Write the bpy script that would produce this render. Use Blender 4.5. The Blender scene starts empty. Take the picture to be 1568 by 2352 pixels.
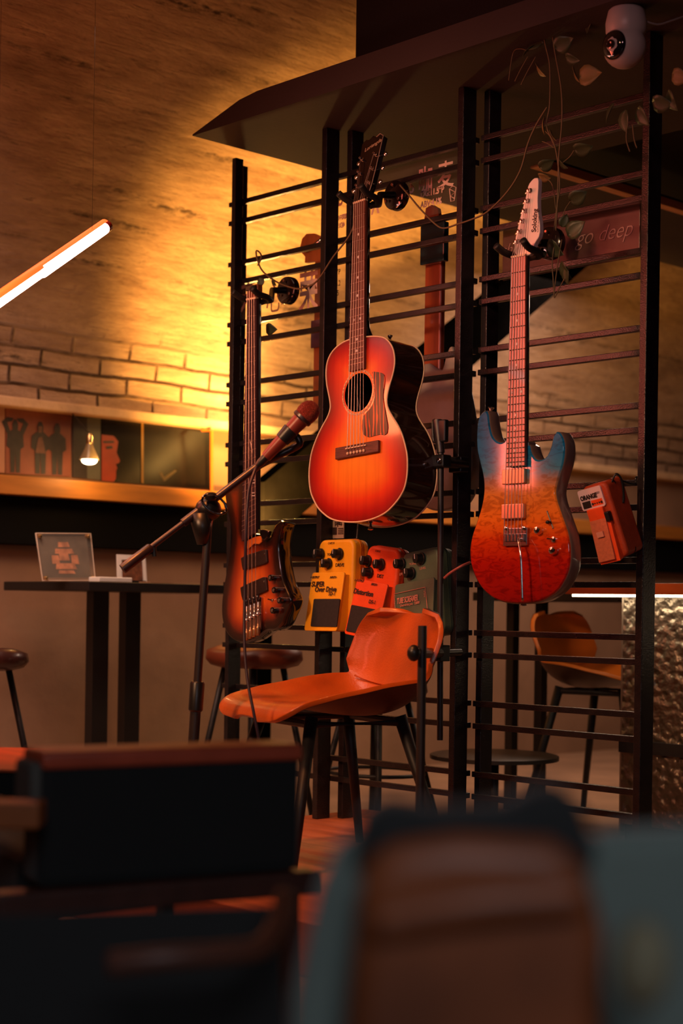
import bpy, bmesh, math, random
from mathutils import Vector as V, Matrix, geometry
random.seed(7)
SC = bpy.context.scene
COL = SC.collection
# ------------------------------------------------------------------ camera
FPX, CX, HY, ROLL, CAMZ = 3700.0, 784.0, 1392.0, 0.0148, 0.70
_a = math.atan2(0.691, -0.723)
F = V((math.cos(_a), math.sin(_a), 0)); R = V((F.y, -F.x, 0)); U = V((0, 0, 1))
RC = R * math.cos(ROLL) + U * math.sin(ROLL); UC = U * math.cos(ROLL) - R * math.sin(ROLL)
CAM = V((0, 0, CAMZ))
cam_d = bpy.data.cameras.new('camera'); cam = bpy.data.objects.new('camera', cam_d); COL.objects.link(cam)
cam.matrix_world = Matrix(((RC.x, UC.x, -F.x, 0), (RC.y, UC.y, -F.y, 0), (RC.z, UC.z, -F.z, CAMZ), (0, 0, 0, 1)))
cam_d.sensor_fit = 'HORIZONTAL'; cam_d.sensor_width = 36; cam_d.lens = FPX / 1568 * 36
cam_d.shift_y = (HY - 1176) / 1568
cam_d.dof.use_dof = True; cam_d.dof.focus_distance = 4.0; cam_d.dof.aperture_fstop = 4.2
cam_d.clip_start = 0.05
SC.camera = cam
# ------------------------------------------------------------------ world, exposure, lights
w = bpy.data.worlds.new('world'); SC.world = w; w.use_nodes = True
w.node_tree.nodes['Background'].inputs[0].default_value = (0.5, 0.45, 0.55, 1)
w.node_tree.nodes['Background'].inputs[1].default_value = 0.006
SC.view_settings.view_transform = 'Standard'; SC.view_settings.look = 'None'
SC.view_settings.exposure = 0.0; SC.view_settings.gamma = 1.0; SC.view_settings.use_curve_mapping = False
SC.cycles.use_denoising = True
SC.cycles.max_bounces = 6; SC.cycles.transparent_max_bounces = 12
SC.cycles.sample_clamp_indirect = 3.0

def light(name, kind, loc, power, col, target=None, **kw):
    d = bpy.data.lights.new(name, kind); d.energy = power; d.color = col
    for k, v in kw.items(): setattr(d, k, v)
    o = bpy.data.objects.new(name, d); COL.objects.link(o); o.location = loc
    if target is not None: o.rotation_euler = (V(target) - V(loc)).to_track_quat('-Z', 'Y').to_euler()
    return o
def cs(r, f, z): return R * r + F * f + U * z          # place by right / forward / height
# warm lamp under the stair that lights the vault
light('stair_lamp_light', 'SPOT', (-4.15, 3.55, 0.92), 360, (1.0, 0.48, 0.09), (-4.72, 4.42, 2.0), shadow_soft_size=0.035, spot_size=math.radians(96), spot_blend=1.0)

# added wall glow; stage lamp left of the camera, orange red, on guitars
light('added_wall_glow_light', 'POINT', (-4.70, 4.03, 1.50), 13, (1.0, 0.56, 0.16), shadow_soft_size=0.03)  # unseen point light without a fitting, added to brighten the wall's hot spot
light('stage_key_light', 'SPOT', cs(-1.9, 1.5, 2.25), 225, (1.0, 0.49, 0.24), cs(0.12, 4.0, 1.0), shadow_soft_size=0.14, spot_size=math.radians(40), spot_blend=.75)
for _x, _z, _p in ((-3.66, 1.54, 1.7), (-3.38, 1.72, .8)):
    light('red_sign_light', 'AREA', (_x, 1.42, _z), _p, (1.0, 0.14, 0.08), (_x + 1.2, 3.1, 1.38), shape='RECTANGLE', size=0.11, size_y=0.82, spread=math.radians(80))
light('floor_stage_light', 'SPOT', cs(-0.75, 2.9, 2.5), 120, (1.0, 0.27, 0.065), cs(-0.30, 3.7, 0.1), shadow_soft_size=0.1, spot_size=math.radians(48), spot_blend=.7)
light('counter_lamp_light', 'SPOT', (-1.9, 4.75, 1.85), 60, (1.0, 0.60, 0.28), (-3.15, 4.5, 0.6), shadow_soft_size=0.1, spot_size=math.radians(50), spot_blend=.7)
light('stage_pink_light', 'SPOT', cs(-0.3, 0.9, 2.15), 40, (1.0, 0.50, 0.50), cs(0.5, 3.9, 1.4), shadow_soft_size=0.2, spot_size=math.radians(40), spot_blend=.8)
light('room_lamp_light', 'AREA', (-3.9, 5.4, 2.0), 22, (1.0, 0.68, 0.50), (-4.3, 5.4, 0), shape='RECTANGLE', size=0.6, size_y=1.2)
light('room_lamp_light_near', 'AREA', (-3.9, 2.0, 2.3), 19, (1.0, 0.62, 0.46), (-4.6, 2.2, 0.3), shape='RECTANGLE', size=1.0, size_y=1.0, spread=math.radians(110))
light('foreground_fill_light', 'AREA', cs(0.3, -1.1, 1.75), 2.6, (0.80, 0.90, 1.0), cs(0.1, 0.9, 0.35), shape='RECTANGLE', size=1.0, size_y=0.7, spread=math.radians(70))  # added cool fill for the near furniture, no window behind it

# ------------------------------------------------------------------ pixel <-> place helpers (camera calibration)
def ray(px, py):
    return F + RC * ((px - CX) / FPX) - UC * ((py - HY) / FPX)
def hit(px, py, n, d):
    r = ray(px, py); n = V(n); return CAM + r * ((d - n.dot(CAM)) / n.dot(r))
def onY(px, py, y): return hit(px, py, (0, 1, 0), y)
def onX(px, py, x): return hit(px, py, (1, 0, 0), x)
def onZ(px, py, z): return hit(px, py, (0, 0, 1), z)
def atD(px, py, d): return CAM + ray(px, py) * d

# ------------------------------------------------------------------ materials
MATS = {}
def srgb(r, g, b):
    f = lambda c: (c / 255 / 12.92) if c / 255 <= 0.04045 else ((c / 255 + 0.055) / 1.055) ** 2.4
    return (f(r), f(g), f(b), 1)
def newmat(name):
    m = bpy.data.materials.new(name); m.use_nodes = True
    return m, m.node_tree, m.node_tree.nodes['Principled BSDF']
def mat(name, col, rough=0.5, metal=0.0, noise=0.0, scale=20, bump=0.0, bscale=60, coat=0.0, emis=None, estr=0, spec=0.5, stretch=None, sheen=0):
    if name in MATS: return MATS[name]
    m, nt, b = newmat(name)
    b.inputs['Base Color'].default_value = col; b.inputs['Roughness'].default_value = rough
    b.inputs['Metallic'].default_value = metal; b.inputs['Coat Weight'].default_value = coat
    b.inputs['Coat Roughness'].default_value = 0.06; b.inputs['Specular IOR Level'].default_value = spec
    b.inputs['Sheen Weight'].default_value = sheen
    if emis: b.inputs['Emission Color'].default_value = emis; b.inputs['Emission Strength'].default_value = estr
    tc = nt.nodes.new('ShaderNodeTexCoord'); src = tc.outputs['Object']
    if stretch:
        mp = nt.nodes.new('ShaderNodeMapping'); mp.inputs['Scale'].default_value = stretch
        nt.links.new(src, mp.inputs[0]); src = mp.outputs[0]
    if noise or True:
        n = nt.nodes.new('ShaderNodeTexNoise'); n.inputs['Scale'].default_value = scale; n.inputs['Detail'].default_value = 5
        nt.links.new(src, n.inputs[0])
        mx = nt.nodes.new('ShaderNodeMix'); mx.data_type = 'RGBA'
        mx.inputs[6].default_value = [max(0, c * (1 - max(noise, .04))) for c in col[:3]] + [1]
        mx.inputs[7].default_value = [min(1, c * (1 + max(noise, .04))) for c in col[:3]] + [1]
        rp = nt.nodes.new('ShaderNodeMapRange'); rp.inputs[1].default_value = .3; rp.inputs[2].default_value = .7
        nt.links.new(n.outputs[0], rp.inputs[0]); nt.links.new(rp.outputs[0], mx.inputs[0]); nt.links.new(mx.outputs[2], b.inputs['Base Color'])
    if bump:
        n2 = nt.nodes.new('ShaderNodeTexNoise'); n2.inputs['Scale'].default_value = bscale; n2.inputs['Detail'].default_value = 6
        nt.links.new(src, n2.inputs[0])
        bp = nt.nodes.new('ShaderNodeBump'); bp.inputs['Strength'].default_value = bump; bp.inputs['Distance'].default_value = 0.01
        nt.links.new(n2.outputs[0], bp.inputs['Height']); nt.links.new(bp.outputs[0], b.inputs['Normal'])
    MATS[name] = m; return m

M_black = mat('powder_black_metal', (.012, .011, .012, 1), .5, .0, noise=.3, scale=60, spec=.4)
M_rack = mat('rack_black_steel', (.014, .010, .011, 1), .24, .0, noise=.35, scale=40, bump=.15, bscale=300, spec=.5)
M_plastic = mat('black_plastic', (.010, .010, .011, 1), .35)
M_chrome = mat('chrome', (.75, .72, .7, 1), .12, 1)
M_steel = mat('string_steel', (.40, .25, .21, 1), .42, 1)
M_cream = mat('cream_binding', (.72, .52, .34, 1), .4)
M_rose = mat('rosewood', (.13, .035, .022, 1), .45, noise=.45, scale=30, stretch=(9, 9, .7), bump=.1, bscale=90)
M_rose2 = mat('rosewood_glossy', (.17, .05, .03, 1), .30, noise=.45, scale=30, stretch=(9, 9, .7), coat=.5)
M_ebony = mat('dark_fretboard', (.045, .018, .022, 1), .42, noise=.3, scale=30, stretch=(8, 8, .6))
M_gloss = mat('gloss_black_lacquer', (.008, .005, .005, 1), .12, noise=.3, scale=8, coat=1)
M_dot = mat('pearl_dot', (.8, .7, .68, 1), .3)
M_leather = mat('orange_leather', srgb(176, 82, 26), .28, noise=.22, scale=9, bump=.12, bscale=220, coat=.15)
M_leather2 = mat('amber_leather', srgb(214, 120, 45), .40, noise=.12, scale=9, bump=.1, bscale=200)
M_leather3 = mat('brown_leather', srgb(110, 48, 26), .42, noise=.2, scale=9, bump=.1, bscale=200)
M_under = mat('chair_shell_underside', srgb(70, 34, 22), .5, noise=.2)
M_soffit = mat('soffit_paint', srgb(52, 41, 40), .8, noise=.1, scale=4, bump=.1, bscale=80)
M_void = mat('black_acoustic_board', (.006, .006, .006, 1), .85, noise=.4, scale=260)
M_neckwood = mat('neck_wood', srgb(150, 70, 35), .3, noise=.2, scale=20, stretch=(5, 5, .5), coat=.4)

def plaster():
    m, nt, b = newmat('vault_plaster_and_brick'); N = nt.nodes; L = nt.links
    uv = N.new('ShaderNodeUVMap'); uv.uv_map = 'UVMap'
    def noise(sc, det, mapping=(1, 1, 1), rough=.6):
        mp = N.new('ShaderNodeMapping'); mp.inputs['Scale'].default_value = mapping; L.new(uv.outputs[0], mp.inputs[0])
        n = N.new('ShaderNodeTexNoise'); n.inputs['Scale'].default_value = sc; n.inputs['Detail'].default_value = det; n.inputs['Roughness'].default_value = rough
        L.new(mp.outputs[0], n.inputs[0]); return n
    def rng(src, a, bb, c=0, d=1):
        r = N.new('ShaderNodeMapRange'); r.inputs[1].default_value = a; r.inputs[2].default_value = bb; r.inputs[3].default_value = c; r.inputs[4].default_value = d
        L.new(src, r.inputs[0]); return r.outputs[0]
    def math_(op, a, bb):
        x = N.new('ShaderNodeMath'); x.operation = op
        for i, s in enumerate((a, bb)):
            if isinstance(s, (int, float)): x.inputs[i].default_value = s
            else: L.new(s, x.inputs[i])
        return x.outputs[0]
    def mixc(f, a, bb):
        x = N.new('ShaderNodeMix'); x.data_type = 'RGBA'
        if isinstance(f, (int, float)): x.inputs[0].default_value = f
        else: L.new(f, x.inputs[0])
        for i, s in ((6, a), (7, bb)):
            if isinstance(s, tuple): x.inputs[i].default_value = s
            else: L.new(s, x.inputs[i])
        return x.outputs[2]
    big = noise(1.3, 6, (1, 2.2, 1)); mid = noise(6, 8, (.6, 2.0, 1), .7); fine = noise(28, 6, (.7, 1.5, 1), .7)
    strat = noise(2.2, 7, (.35, 4.2, 1), .65)
    # distort the uv a little for the brick
    dn = noise(5, 3); sc = N.new('ShaderNodeVectorMath'); sc.operation = 'SCALE'; sc.inputs[3].default_value = .022
    L.new(dn.outputs[1], sc.inputs[0]); ad = N.new('ShaderNodeVectorMath'); L.new(uv.outputs[0], ad.inputs[0]); L.new(sc.outputs[0], ad.inputs[1])
    br = N.new('ShaderNodeTexBrick'); br.inputs['Scale'].default_value = 1; br.inputs['Mortar Size'].default_value = .0085
    br.inputs['Brick Width'].default_value = .255; br.inputs['Row Height'].default_value = .066; br.inputs['Mortar Smooth'].default_value = .6
    br.inputs['Color1'].default_value = (1, 1, 1, 1); br.inputs['Color2'].default_value = (.86, .86, .86, 1); br.inputs['Mortar'].default_value = (0, 0, 0, 1)
    L.new(ad.outputs[0], br.inputs[0])
    sep = N.new('ShaderNodeSeparateXYZ'); L.new(uv.outputs[0], sep.inputs[0])
    edge = math_('ADD', sep.outputs[1], math_('MULTIPLY', math_('SUBTRACT', big.outputs[0], .5), .34))
    mask = rng(edge, .30, .22)                       # bricks low on the wall, plaster above
    patch = rng(mid.outputs[0], .36, .52)            # mortar joint patchiness
    base = mixc(rng(mid.outputs[0], .3, .7), srgb(150, 118, 96), srgb(205, 172, 144))
    base = mixc(math_('MULTIPLY', rng(big.outputs[0], .56, .72), .5), base, srgb(96, 74, 62))
    dark = math_('MULTIPLY', rng(strat.outputs[0], .56, .65), rng(fine.outputs[0], .42, .56))
    base = mixc(math_('MULTIPLY', dark, .85), base, srgb(50, 36, 30))
    crack = rng(math_('ABSOLUTE', math_('SUBTRACT', strat.outputs[0], .5), 0), .006, 0)
    crack = math_('MULTIPLY', crack, rng(mid.outputs[0], .50, .60))
    base = mixc(math_('MULTIPLY', crack, .85), base, srgb(45, 30, 24))
    joint = math_('MULTIPLY', math_('MULTIPLY', br.outputs['Fac'], mask), math_('ADD', math_('MULTIPLY', patch, .8), .2))
    base = mixc(math_('MULTIPLY', joint, .9), base, srgb(52, 30, 18))
    L.new(base, b.inputs['Base Color']); b.inputs['Roughness'].default_value = .9; b.inputs['Specular IOR Level'].default_value = .2
    h = math_('SUBTRACT', math_('ADD', math_('MULTIPLY', mid.outputs[0], .8), math_('ADD', math_('MULTIPLY', fine.outputs[0], .35), math_('MULTIPLY', strat.outputs[0], .9))), math_('MULTIPLY', joint, .5))
    bp = N.new('ShaderNodeBump'); bp.inputs['Strength'].default_value = .8; bp.inputs['Distance'].default_value = .035
    L.new(h, bp.inputs['Height']); L.new(bp.outputs[0], b.inputs['Normal'])
    return m
M_plaster = plaster()
M_wall = mat('lower_wall_plaster', srgb(150, 116, 92), .85, noise=.16, scale=3.5, bump=.25, bscale=18)
M_floor = mat('concrete_floor', srgb(150, 120, 100), .5, noise=.25, scale=3, bump=.1, bscale=30)
M_stage = mat('stage_boards', srgb(165, 88, 50), .55, noise=.3, scale=7, bump=.2, bscale=30, stretch=(.6, 4, 1))

def burst(name, stops, rough=.25, coat=1.0, quilt=False, grad=None, wood=.12):
    """finish whose pigment follows the distance from the body's edge ('edge' attribute, metres) or the height ('lz')"""
    m, nt, b = newmat(name); N = nt.nodes; L = nt.links
    at = N.new('ShaderNodeAttribute'); at.attribute_name = 'lz' if grad else 'edge'
    tc = N.new('ShaderNodeTexCoord')
    mp = N.new('ShaderNodeMapping'); mp.inputs['Scale'].default_value = (70, 1, 3) if not quilt else (26, 1, 60); L.new(tc.outputs['Object'], mp.inputs[0])
    n = N.new('ShaderNodeTexNoise'); n.inputs['Scale'].default_value = 1.0; n.inputs['Detail'].default_value = 4; L.new(mp.outputs[0], n.inputs[0])
    if quilt: n.inputs['Distortion'].default_value = 1.6; n.inputs['Detail'].default_value = 5
    n3 = N.new('ShaderNodeTexNoise'); n3.inputs['Scale'].default_value = 14; L.new(tc.outputs['Object'], n3.inputs[0])
    lo, hi = (grad if grad else (0, stops[-1][0]))
    mr = N.new('ShaderNodeMapRange'); mr.inputs[1].default_value = lo; mr.inputs[2].default_value = hi
    add = N.new('ShaderNodeMath'); add.operation = 'MULTIPLY_ADD'; add.inputs[1].default_value = .030 if quilt else .012
    sub = N.new('ShaderNodeMath'); sub.operation = 'SUBTRACT'; sub.inputs[1].default_value = .5
    L.new((n if quilt else n3).outputs[0], sub.inputs[0]); L.new(sub.outputs[0], add.inputs[0]); L.new(at.outputs['Fac'], add.inputs[2])
    L.new(add.outputs[0], mr.inputs[0])
    cr = N.new('ShaderNodeValToRGB'); L.new(mr.outputs[0], cr.inputs[0]); el = cr.color_ramp.elements
    pos = [(s[0] - lo) / (hi - lo) for s in stops]
    while len(el) < len(stops): el.new(0.5)
    order = sorted(range(len(stops)), key=lambda i: pos[i])
    for e, i in zip(el, order): e.position = max(0, min(1, pos[i])); e.color = stops[i][1]
    mx = N.new('ShaderNodeMix'); mx.data_type = 'RGBA'; mx.blend_type = 'MULTIPLY'
    L.new(cr.outputs[0], mx.inputs[6]); mx.inputs[7].default_value = (.55, .50, .48, 1) if quilt else (.75, .6, .5, 1)
    r2 = N.new('ShaderNodeMapRange'); r2.inputs[1].default_value = .52; r2.inputs[2].default_value = .40 if quilt else .3
    r2.inputs[4].default_value = .75 if quilt else wood * 4
    L.new(n.outputs[0], r2.inputs[0]); L.new(r2.outputs[0], mx.inputs[0]); L.new(mx.outputs[2], b.inputs['Base Color'])
    b.inputs['Roughness'].default_value = rough; b.inputs['Coat Weight'].default_value = coat; b.inputs['Coat Roughness'].default_value = .08
    return m

# ------------------------------------------------------------------ mesh helpers
class MB:
    def __init__(s): s.v = []; s.f = []; s.mi = []
    def add(s, vs, fs, mi=0):
        o = len(s.v); s.v += [V(p) for p in vs]; s.f += [[i + o for i in f] for f in fs]; s.mi += [mi] * len(fs); return s
    def box(s, c, d, M=None, mi=0):
        c = V(c); h = V(d) / 2
        vs = [V((x * h.x, y * h.y, z * h.z)) for x in (-1, 1) for y in (-1, 1) for z in (-1, 1)]
        if M is not None: vs = [M @ p for p in vs]
        return s.add([p + c for p in vs], [(0, 1, 3, 2), (4, 6, 7, 5), (0, 4, 5, 1), (2, 3, 7, 6), (0, 2, 6, 4), (1, 5, 7, 3)], mi)
    def ext(s, a, b, mi=0):
        a = V(a); b = V(b); return s.box((a + b) / 2, [abs(b[i] - a[i]) for i in range(3)], mi=mi)
    def tube(s, pts, r, seg=10, mi=0, cap=True, squash=None):
        pts = [V(p) for p in pts]; n = len(pts); rs = r if isinstance(r, (list, tuple)) else [r] * n
        t0 = (pts[1] - pts[0]).normalized(); up = V((0, 0, 1)) if abs(t0.z) < .9 else V((1, 0, 0))
        nx = t0.cross(up).normalized(); vs = []
        for i, p in enumerate(pts):
            t = (pts[min(i + 1, n - 1)] - pts[max(i - 1, 0)]).normalized()
            nx = (nx - t * nx.dot(t)).normalized(); ny = t.cross(nx)
            for k in range(seg):
                a = 2 * math.pi * k / seg; vs.append(p + nx * (math.cos(a) * rs[i]) + ny * (math.sin(a) * rs[i]))
        fs = [(i * seg + k, i * seg + (k + 1) % seg, (i + 1) * seg + (k + 1) % seg, (i + 1) * seg + k) for i in range(n - 1) for k in range(seg)]
        if cap: fs += [tuple(range(seg))[::-1], tuple((n - 1) * seg + k for k in range(seg))]
        return s.add(vs, fs, mi)
    def _lathe(s, prof, c=(0, 0, 0), ax=(0, 0, 1), seg=24, mi=0):
        c = V(c); ax = V(ax).normalized(); up = V((0, 0, 1)) if abs(ax.z) < .9 else V((1, 0, 0)); nx = ax.cross(up).normalized(); ny = ax.cross(nx); vs = []
        for r, h in prof:
            for k in range(seg):
                a = 2 * math.pi * k / seg; vs.append(c + ax * h + nx * math.cos(a) * max(r, 1e-5) + ny * math.sin(a) * max(r, 1e-5))
        n = len(prof)
        fs = [(i * seg + k, i * seg + (k + 1) % seg, (i + 1) * seg + (k + 1) % seg, (i + 1) * seg + k) for i in range(n - 1) for k in range(seg)]
        fs += [tuple(range(seg))[::-1], tuple((n - 1) * seg + k for k in range(seg))]
        return s.add(vs, fs, mi)
    def prism(s, out, y0, y1, mi=0, front=True):
        """outline in (x,z), extruded along y"""
        n = len(out); vs = [V((x, y0, z)) for x, z in out] + [V((x, y1, z)) for x, z in out]
        fs = [(i, (i + 1) % n, n + (i + 1) % n, n + i) for i in range(n)]
        fs.append(tuple(range(n, 2 * n)))
        if front: fs.append(tuple(range(n))[::-1])
        return s.add(vs, fs, mi)
    def ball(s, c, r, seg=16, mi=0, sc=(1, 1, 1)):
        rings = seg // 2; vs = [V(c) + V((0, 0, r * sc[2]))]
        for i in range(1, rings):
            t = math.pi * i / rings
            for k in range(seg):
                a = 2 * math.pi * k / seg; vs.append(V(c) + V((math.sin(t) * math.cos(a) * r * sc[0], math.sin(t) * math.sin(a) * r * sc[1], math.cos(t) * r * sc[2])))
        vs.append(V(c) - V((0, 0, r * sc[2]))); L_ = len(vs) - 1; fs = []
        for k in range(seg): fs.append((0, 1 + k, 1 + (k + 1) % seg)); fs.append((L_, L_ - seg + (k + 1) % seg, L_ - seg + k))
        for i in range(rings - 2):
            for k in range(seg): fs.append((1 + i * seg + k, 1 + (i + 1) * seg + k, 1 + (i + 1) * seg + (k + 1) % seg, 1 + i * seg + (k + 1) % seg))
        return s.add(vs, fs, mi)

def root_of(o):
    while o.parent: o = o.parent
    return o
def obj(name, mb, m, parent=None, world=False, smooth=False, bevel=0, subsurf=0, attrs=None, label=None):
    vs = mb.v
    if world and parent is not None:
        inv = root_of(parent).matrix_basis.inverted(); vs = [inv @ p for p in vs]
    me = bpy.data.meshes.new(name); me.from_pydata([tuple(p) for p in vs], [], mb.f)
    for k in (m if isinstance(m, (list, tuple)) else [m]): me.materials.append(k)
    for p, i in zip(me.polygons, mb.mi): p.material_index = i
    bm = bmesh.new(); bm.from_mesh(me); bmesh.ops.recalc_face_normals(bm, faces=bm.faces); bm.to_mesh(me); bm.free()
    if attrs:
        for k, vals in attrs.items():
            a = me.attributes.new(k, 'FLOAT', 'POINT'); a.data.foreach_set('value', vals)
    o = bpy.data.objects.new(name, me); COL.objects.link(o)
    if parent is not None: o.parent = parent
    if bevel:
        md = o.modifiers.new('bevel', 'BEVEL'); md.width = bevel; md.segments = 3; md.limit_method = 'ANGLE'; md.angle_limit = math.radians(35)
    if subsurf:
        md = o.modifiers.new('sub', 'SUBSURF'); md.levels = md.render_levels = subsurf
    if smooth:
        for p in me.polygons: p.use_smooth = True
        if smooth == 'auto':
            me.set_sharp_from_angle(angle=math.radians(38))
    if label: o['label'] = label
    return o
def tag(o, label, cat, group=None):
    o['label'] = label; o['category'] = cat
    if group: o['group'] = group
    return o
def thing(name, label, cat, loc=(0, 0, 0), M=None, group=None):
    o = bpy.data.objects.new(name, None); COL.objects.link(o); o.empty_display_size = .05
    if M is not None: o.matrix_basis = M
    else: o.matrix_basis = Matrix.Translation(V(loc))
    return tag(o, label, cat, group)
def single(name, mb, m, label, cat, group=None, origin=None, **kw):
    """a thing that is one mesh: origin moved to its base"""
    c = V(origin) if origin is not None else V((sum(p.x for p in mb.v) / len(mb.v), sum(p.y for p in mb.v) / len(mb.v), min(p.z for p in mb.v)))
    mb.v = [p - c for p in mb.v]; o = obj(name, mb, m, **kw); o.location = c
    return tag(o, label, cat, group)
def struct(name, mb, m, **kw):
    o = obj(name, mb, m, **kw); o['kind'] = 'structure'; return o
def frame_m(o, gx, gz):
    gx = gx.normalized(); gz = (gz - gx * gz.dot(gx)).normalized(); gy = gz.cross(gx)
    return Matrix(((gx.x, gy.x, gz.x, o.x), (gx.y, gy.y, gz.y, o.y), (gx.z, gy.z, gz.z, o.z), (0, 0, 0, 1)))
class Fr:
    def scaled(s, k):
        s.M = s.M @ Matrix.Scale(k, 4); s.inv = s.M.inverted(); s.k = k; return s
    """a hanging thing's own frame: x right, y away from the viewer, z up its axis; origin at the pixel p1, p2 lies length below"""
    def __init__(s, p1, p2, length, slope=None, pslope=None, yaw=0):
        ps = pslope or p2; nY = V((math.sin(yaw), math.cos(yaw), 0)); r = ray(*ps); e = RC - UC * (slope if slope is not None else 0)
        gx = (e - r * (e.dot(nY) / r.dot(nY))).normalized() if slope is not None else V((math.cos(yaw), -math.sin(yaw), 0))
        r1, r2 = ray(*p1), ray(*p2); N = r1.cross(r2); gz = N.cross(gx).normalized()
        if gz.z < 0: gz = -gz
        # t1 r1 - t2 r2 = length*gz
        a, b, c = r1.dot(r1), -r1.dot(r2), r2.dot(r2); d1, d2 = r1.dot(gz) * length, -r2.dot(gz) * length
        det = a * c - b * b; t1 = (d1 * c - b * d2) / det
        s.o = CAM + r1 * t1; s.gx = gx; s.gz = gz; s.gy = gz.cross(gx); s.M = frame_m(s.o, gx, gz); s.inv = s.M.inverted()
    def pl(s, px, py, y=0.0):
        n = s.gy; p = hit(px, py, n, n.dot(s.o) + y * getattr(s, 'k', 1)); q = s.inv @ p; return (q.x, q.z)
    def crop(s, pts, x0, y0, k, y=0.0): return [s.pl(x0 + a / k, y0 + b / k, y) for a, b in pts]

def smooth_loop(pts, step=.006, closed=True):
    out = []; n = len(pts)
    for i in range(n if closed else n - 1):
        p0, p1, p2, p3 = [V(pts[(i + k) % n] if closed else pts[max(0, min(n - 1, i + k))]) for k in (-1, 0, 1, 2)]
        m = max(1, int((p2 - p1).length / step))
        for j in range(m):
            t = j / m; out.append(0.5 * ((2 * p1) + (p2 - p0) * t + (2 * p0 - 5 * p1 + 4 * p2 - p3) * t * t + (3 * p1 - p0 - 3 * p2 + p3) * t ** 3))
    if not closed: out.append(V(pts[-1]))
    return [tuple(p) for p in out]
def inside(p, poly):
    x, y = p[0], p[1]; c = False; n = len(poly)
    for i in range(n):
        x1, y1 = poly[i]; x2, y2 = poly[i - 1]
        if (y1 > y) != (y2 > y) and x < (x2 - x1) * (y - y1) / (y2 - y1) + x1: c = not c
    return c
def edist(p, poly):
    px, py = p[0], p[1]; best = 9
    for i in range(len(poly)):
        ax, ay = poly[i - 1]; bx, by = poly[i]; dx, dy = bx - ax, by - ay; L2 = dx * dx + dy * dy
        t = 0 if L2 == 0 else max(0, min(1, ((px - ax) * dx + (py - ay) * dy) / L2))
        d = (ax + t * dx - px) ** 2 + (ay + t * dy - py) ** 2
        if d < best: best = d
    return math.sqrt(best)
def plate(mb, out, y, sp=.009, holes=(), mi=0, dome=None):
    pts = [V(p) for p in out]; edges = [(i, (i + 1) % len(out)) for i in range(len(out))]
    for h in holes:
        o = len(pts); pts += [V(p) for p in h]; edges += [(o + i, o + (i + 1) % len(h)) for i in range(len(h))]
    xs = [p[0] for p in out]; zs = [p[1] for p in out]
    x = min(xs)
    while x < max(xs):
        z = min(zs)
        while z < max(zs):
            q = (x, z)
            if inside(q, out) and edist(q, out) > sp * .6 and all(not inside(q, h) and edist(q, h) > sp * .5 for h in holes): pts.append(V(q))
            z += sp
        x += sp
    r = geometry.delaunay_2d_cdt(pts, edges, [], 0, 1e-6)
    vs2, fs = r[0], r[2]; keep = []
    for f in fs:
        c = (sum(vs2[i][0] for i in f) / len(f), sum(vs2[i][1] for i in f) / len(f))
        if inside(c, out) and not any(inside(c, h) for h in holes): keep.append(tuple(f))
    o = len(mb.v); ed = [edist(p, out) for p in vs2]
    mb.add([V((p[0], y - (dome(e) if dome else 0), p[1])) for p, e in zip(vs2, ed)], keep, mi)
    return ed, [p[1] for p in vs2]
def circle(cx, cz, r, n=32, sq=1.0): return [(cx + r * math.cos(2 * math.pi * i / n), cz + r * sq * math.sin(2 * math.pi * i / n)) for i in range(n)]
def rrect(x0, z0, x1, z1, r, n=5):
    o = []
    for cx, cz, a0 in ((x1 - r, z1 - r, 0), (x0 + r, z1 - r, 90), (x0 + r, z0 + r, 180), (x1 - r, z0 + r, 270)):
        for i in range(n + 1):
            a = math.radians(a0 + 90 * i / n); o.append((cx + r * math.cos(a), cz + r * math.sin(a)))
    return o

def text(body, size, m, parent, x, z, y=-.001, bold=0.0, sx=1.0, align='LEFT', rot=0.0, name='lettering', shear=0.0, mirror=False, ext=.0002, space=1.0):
    c = bpy.data.curves.new(name, 'FONT'); c.body = body; c.size = size; c.align_x = align; c.offset = bold; c.extrude = ext; c.shear = shear
    c.space_character = space; c.materials.append(m); c.resolution_u = 4
    t_ = bpy.data.objects.new('t', c); me = bpy.data.meshes.new_from_object(t_); bpy.data.objects.remove(t_); bpy.data.curves.remove(c)
    if not me.materials: me.materials.append(m)
    o = bpy.data.objects.new(name, me); COL.objects.link(o); o.parent = parent
    o.matrix_basis = Matrix.Translation((x, y, z)) @ Matrix.Rotation(rot, 4, 'Y') @ Matrix.Rotation(math.pi / 2, 4, 'X') @ Matrix.Diagonal((-sx if mirror else sx, 1, 1, 1))
    return o

# ================================================================== THE ROOM
XW = -4.90; ZL = 1.41
YA, YB = -3.0, 11.0
def vault_pt(t):            # t: arc angle from the springing line
    a, b = 2.35, 1.55
    return (XW + a * (1 - math.cos(t)), ZL + b * math.sin(t))
mb = MB(); uvs = []; NS, NY = 60, 60
prof = [vault_pt(math.pi / 2 * i / NS) for i in range(NS + 1)] + [(0, ZL + 1.55), (3.2, ZL + 1.55)]
arc = [0]
for i in range(1, len(prof)): arc.append(arc[-1] + math.dist(prof[i], prof[i - 1]))
for j in range(NY + 1):
    y = YA + (YB - YA) * j / NY
    for i, (x, z) in enumerate(prof): mb.v.append(V((x, y, z))); uvs.append((y, arc[i]))
n = len(prof)
for j in range(NY):
    for i in range(n - 1): mb.f.append([j * n + i, (j + 1) * n + i, (j + 1) * n + i + 1, j * n + i + 1]); mb.mi.append(0)
vault = struct('ceiling', mb, M_plaster, smooth=True)
uvl = vault.data.uv_layers.new(name='UVMap')
for l in vault.data.loops: uvl.data[l.index].uv = uvs[l.vertex_index]
struct('wall_left', MB().ext((XW - .1, YA, 0), (XW, YB, ZL)), M_wall)
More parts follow.
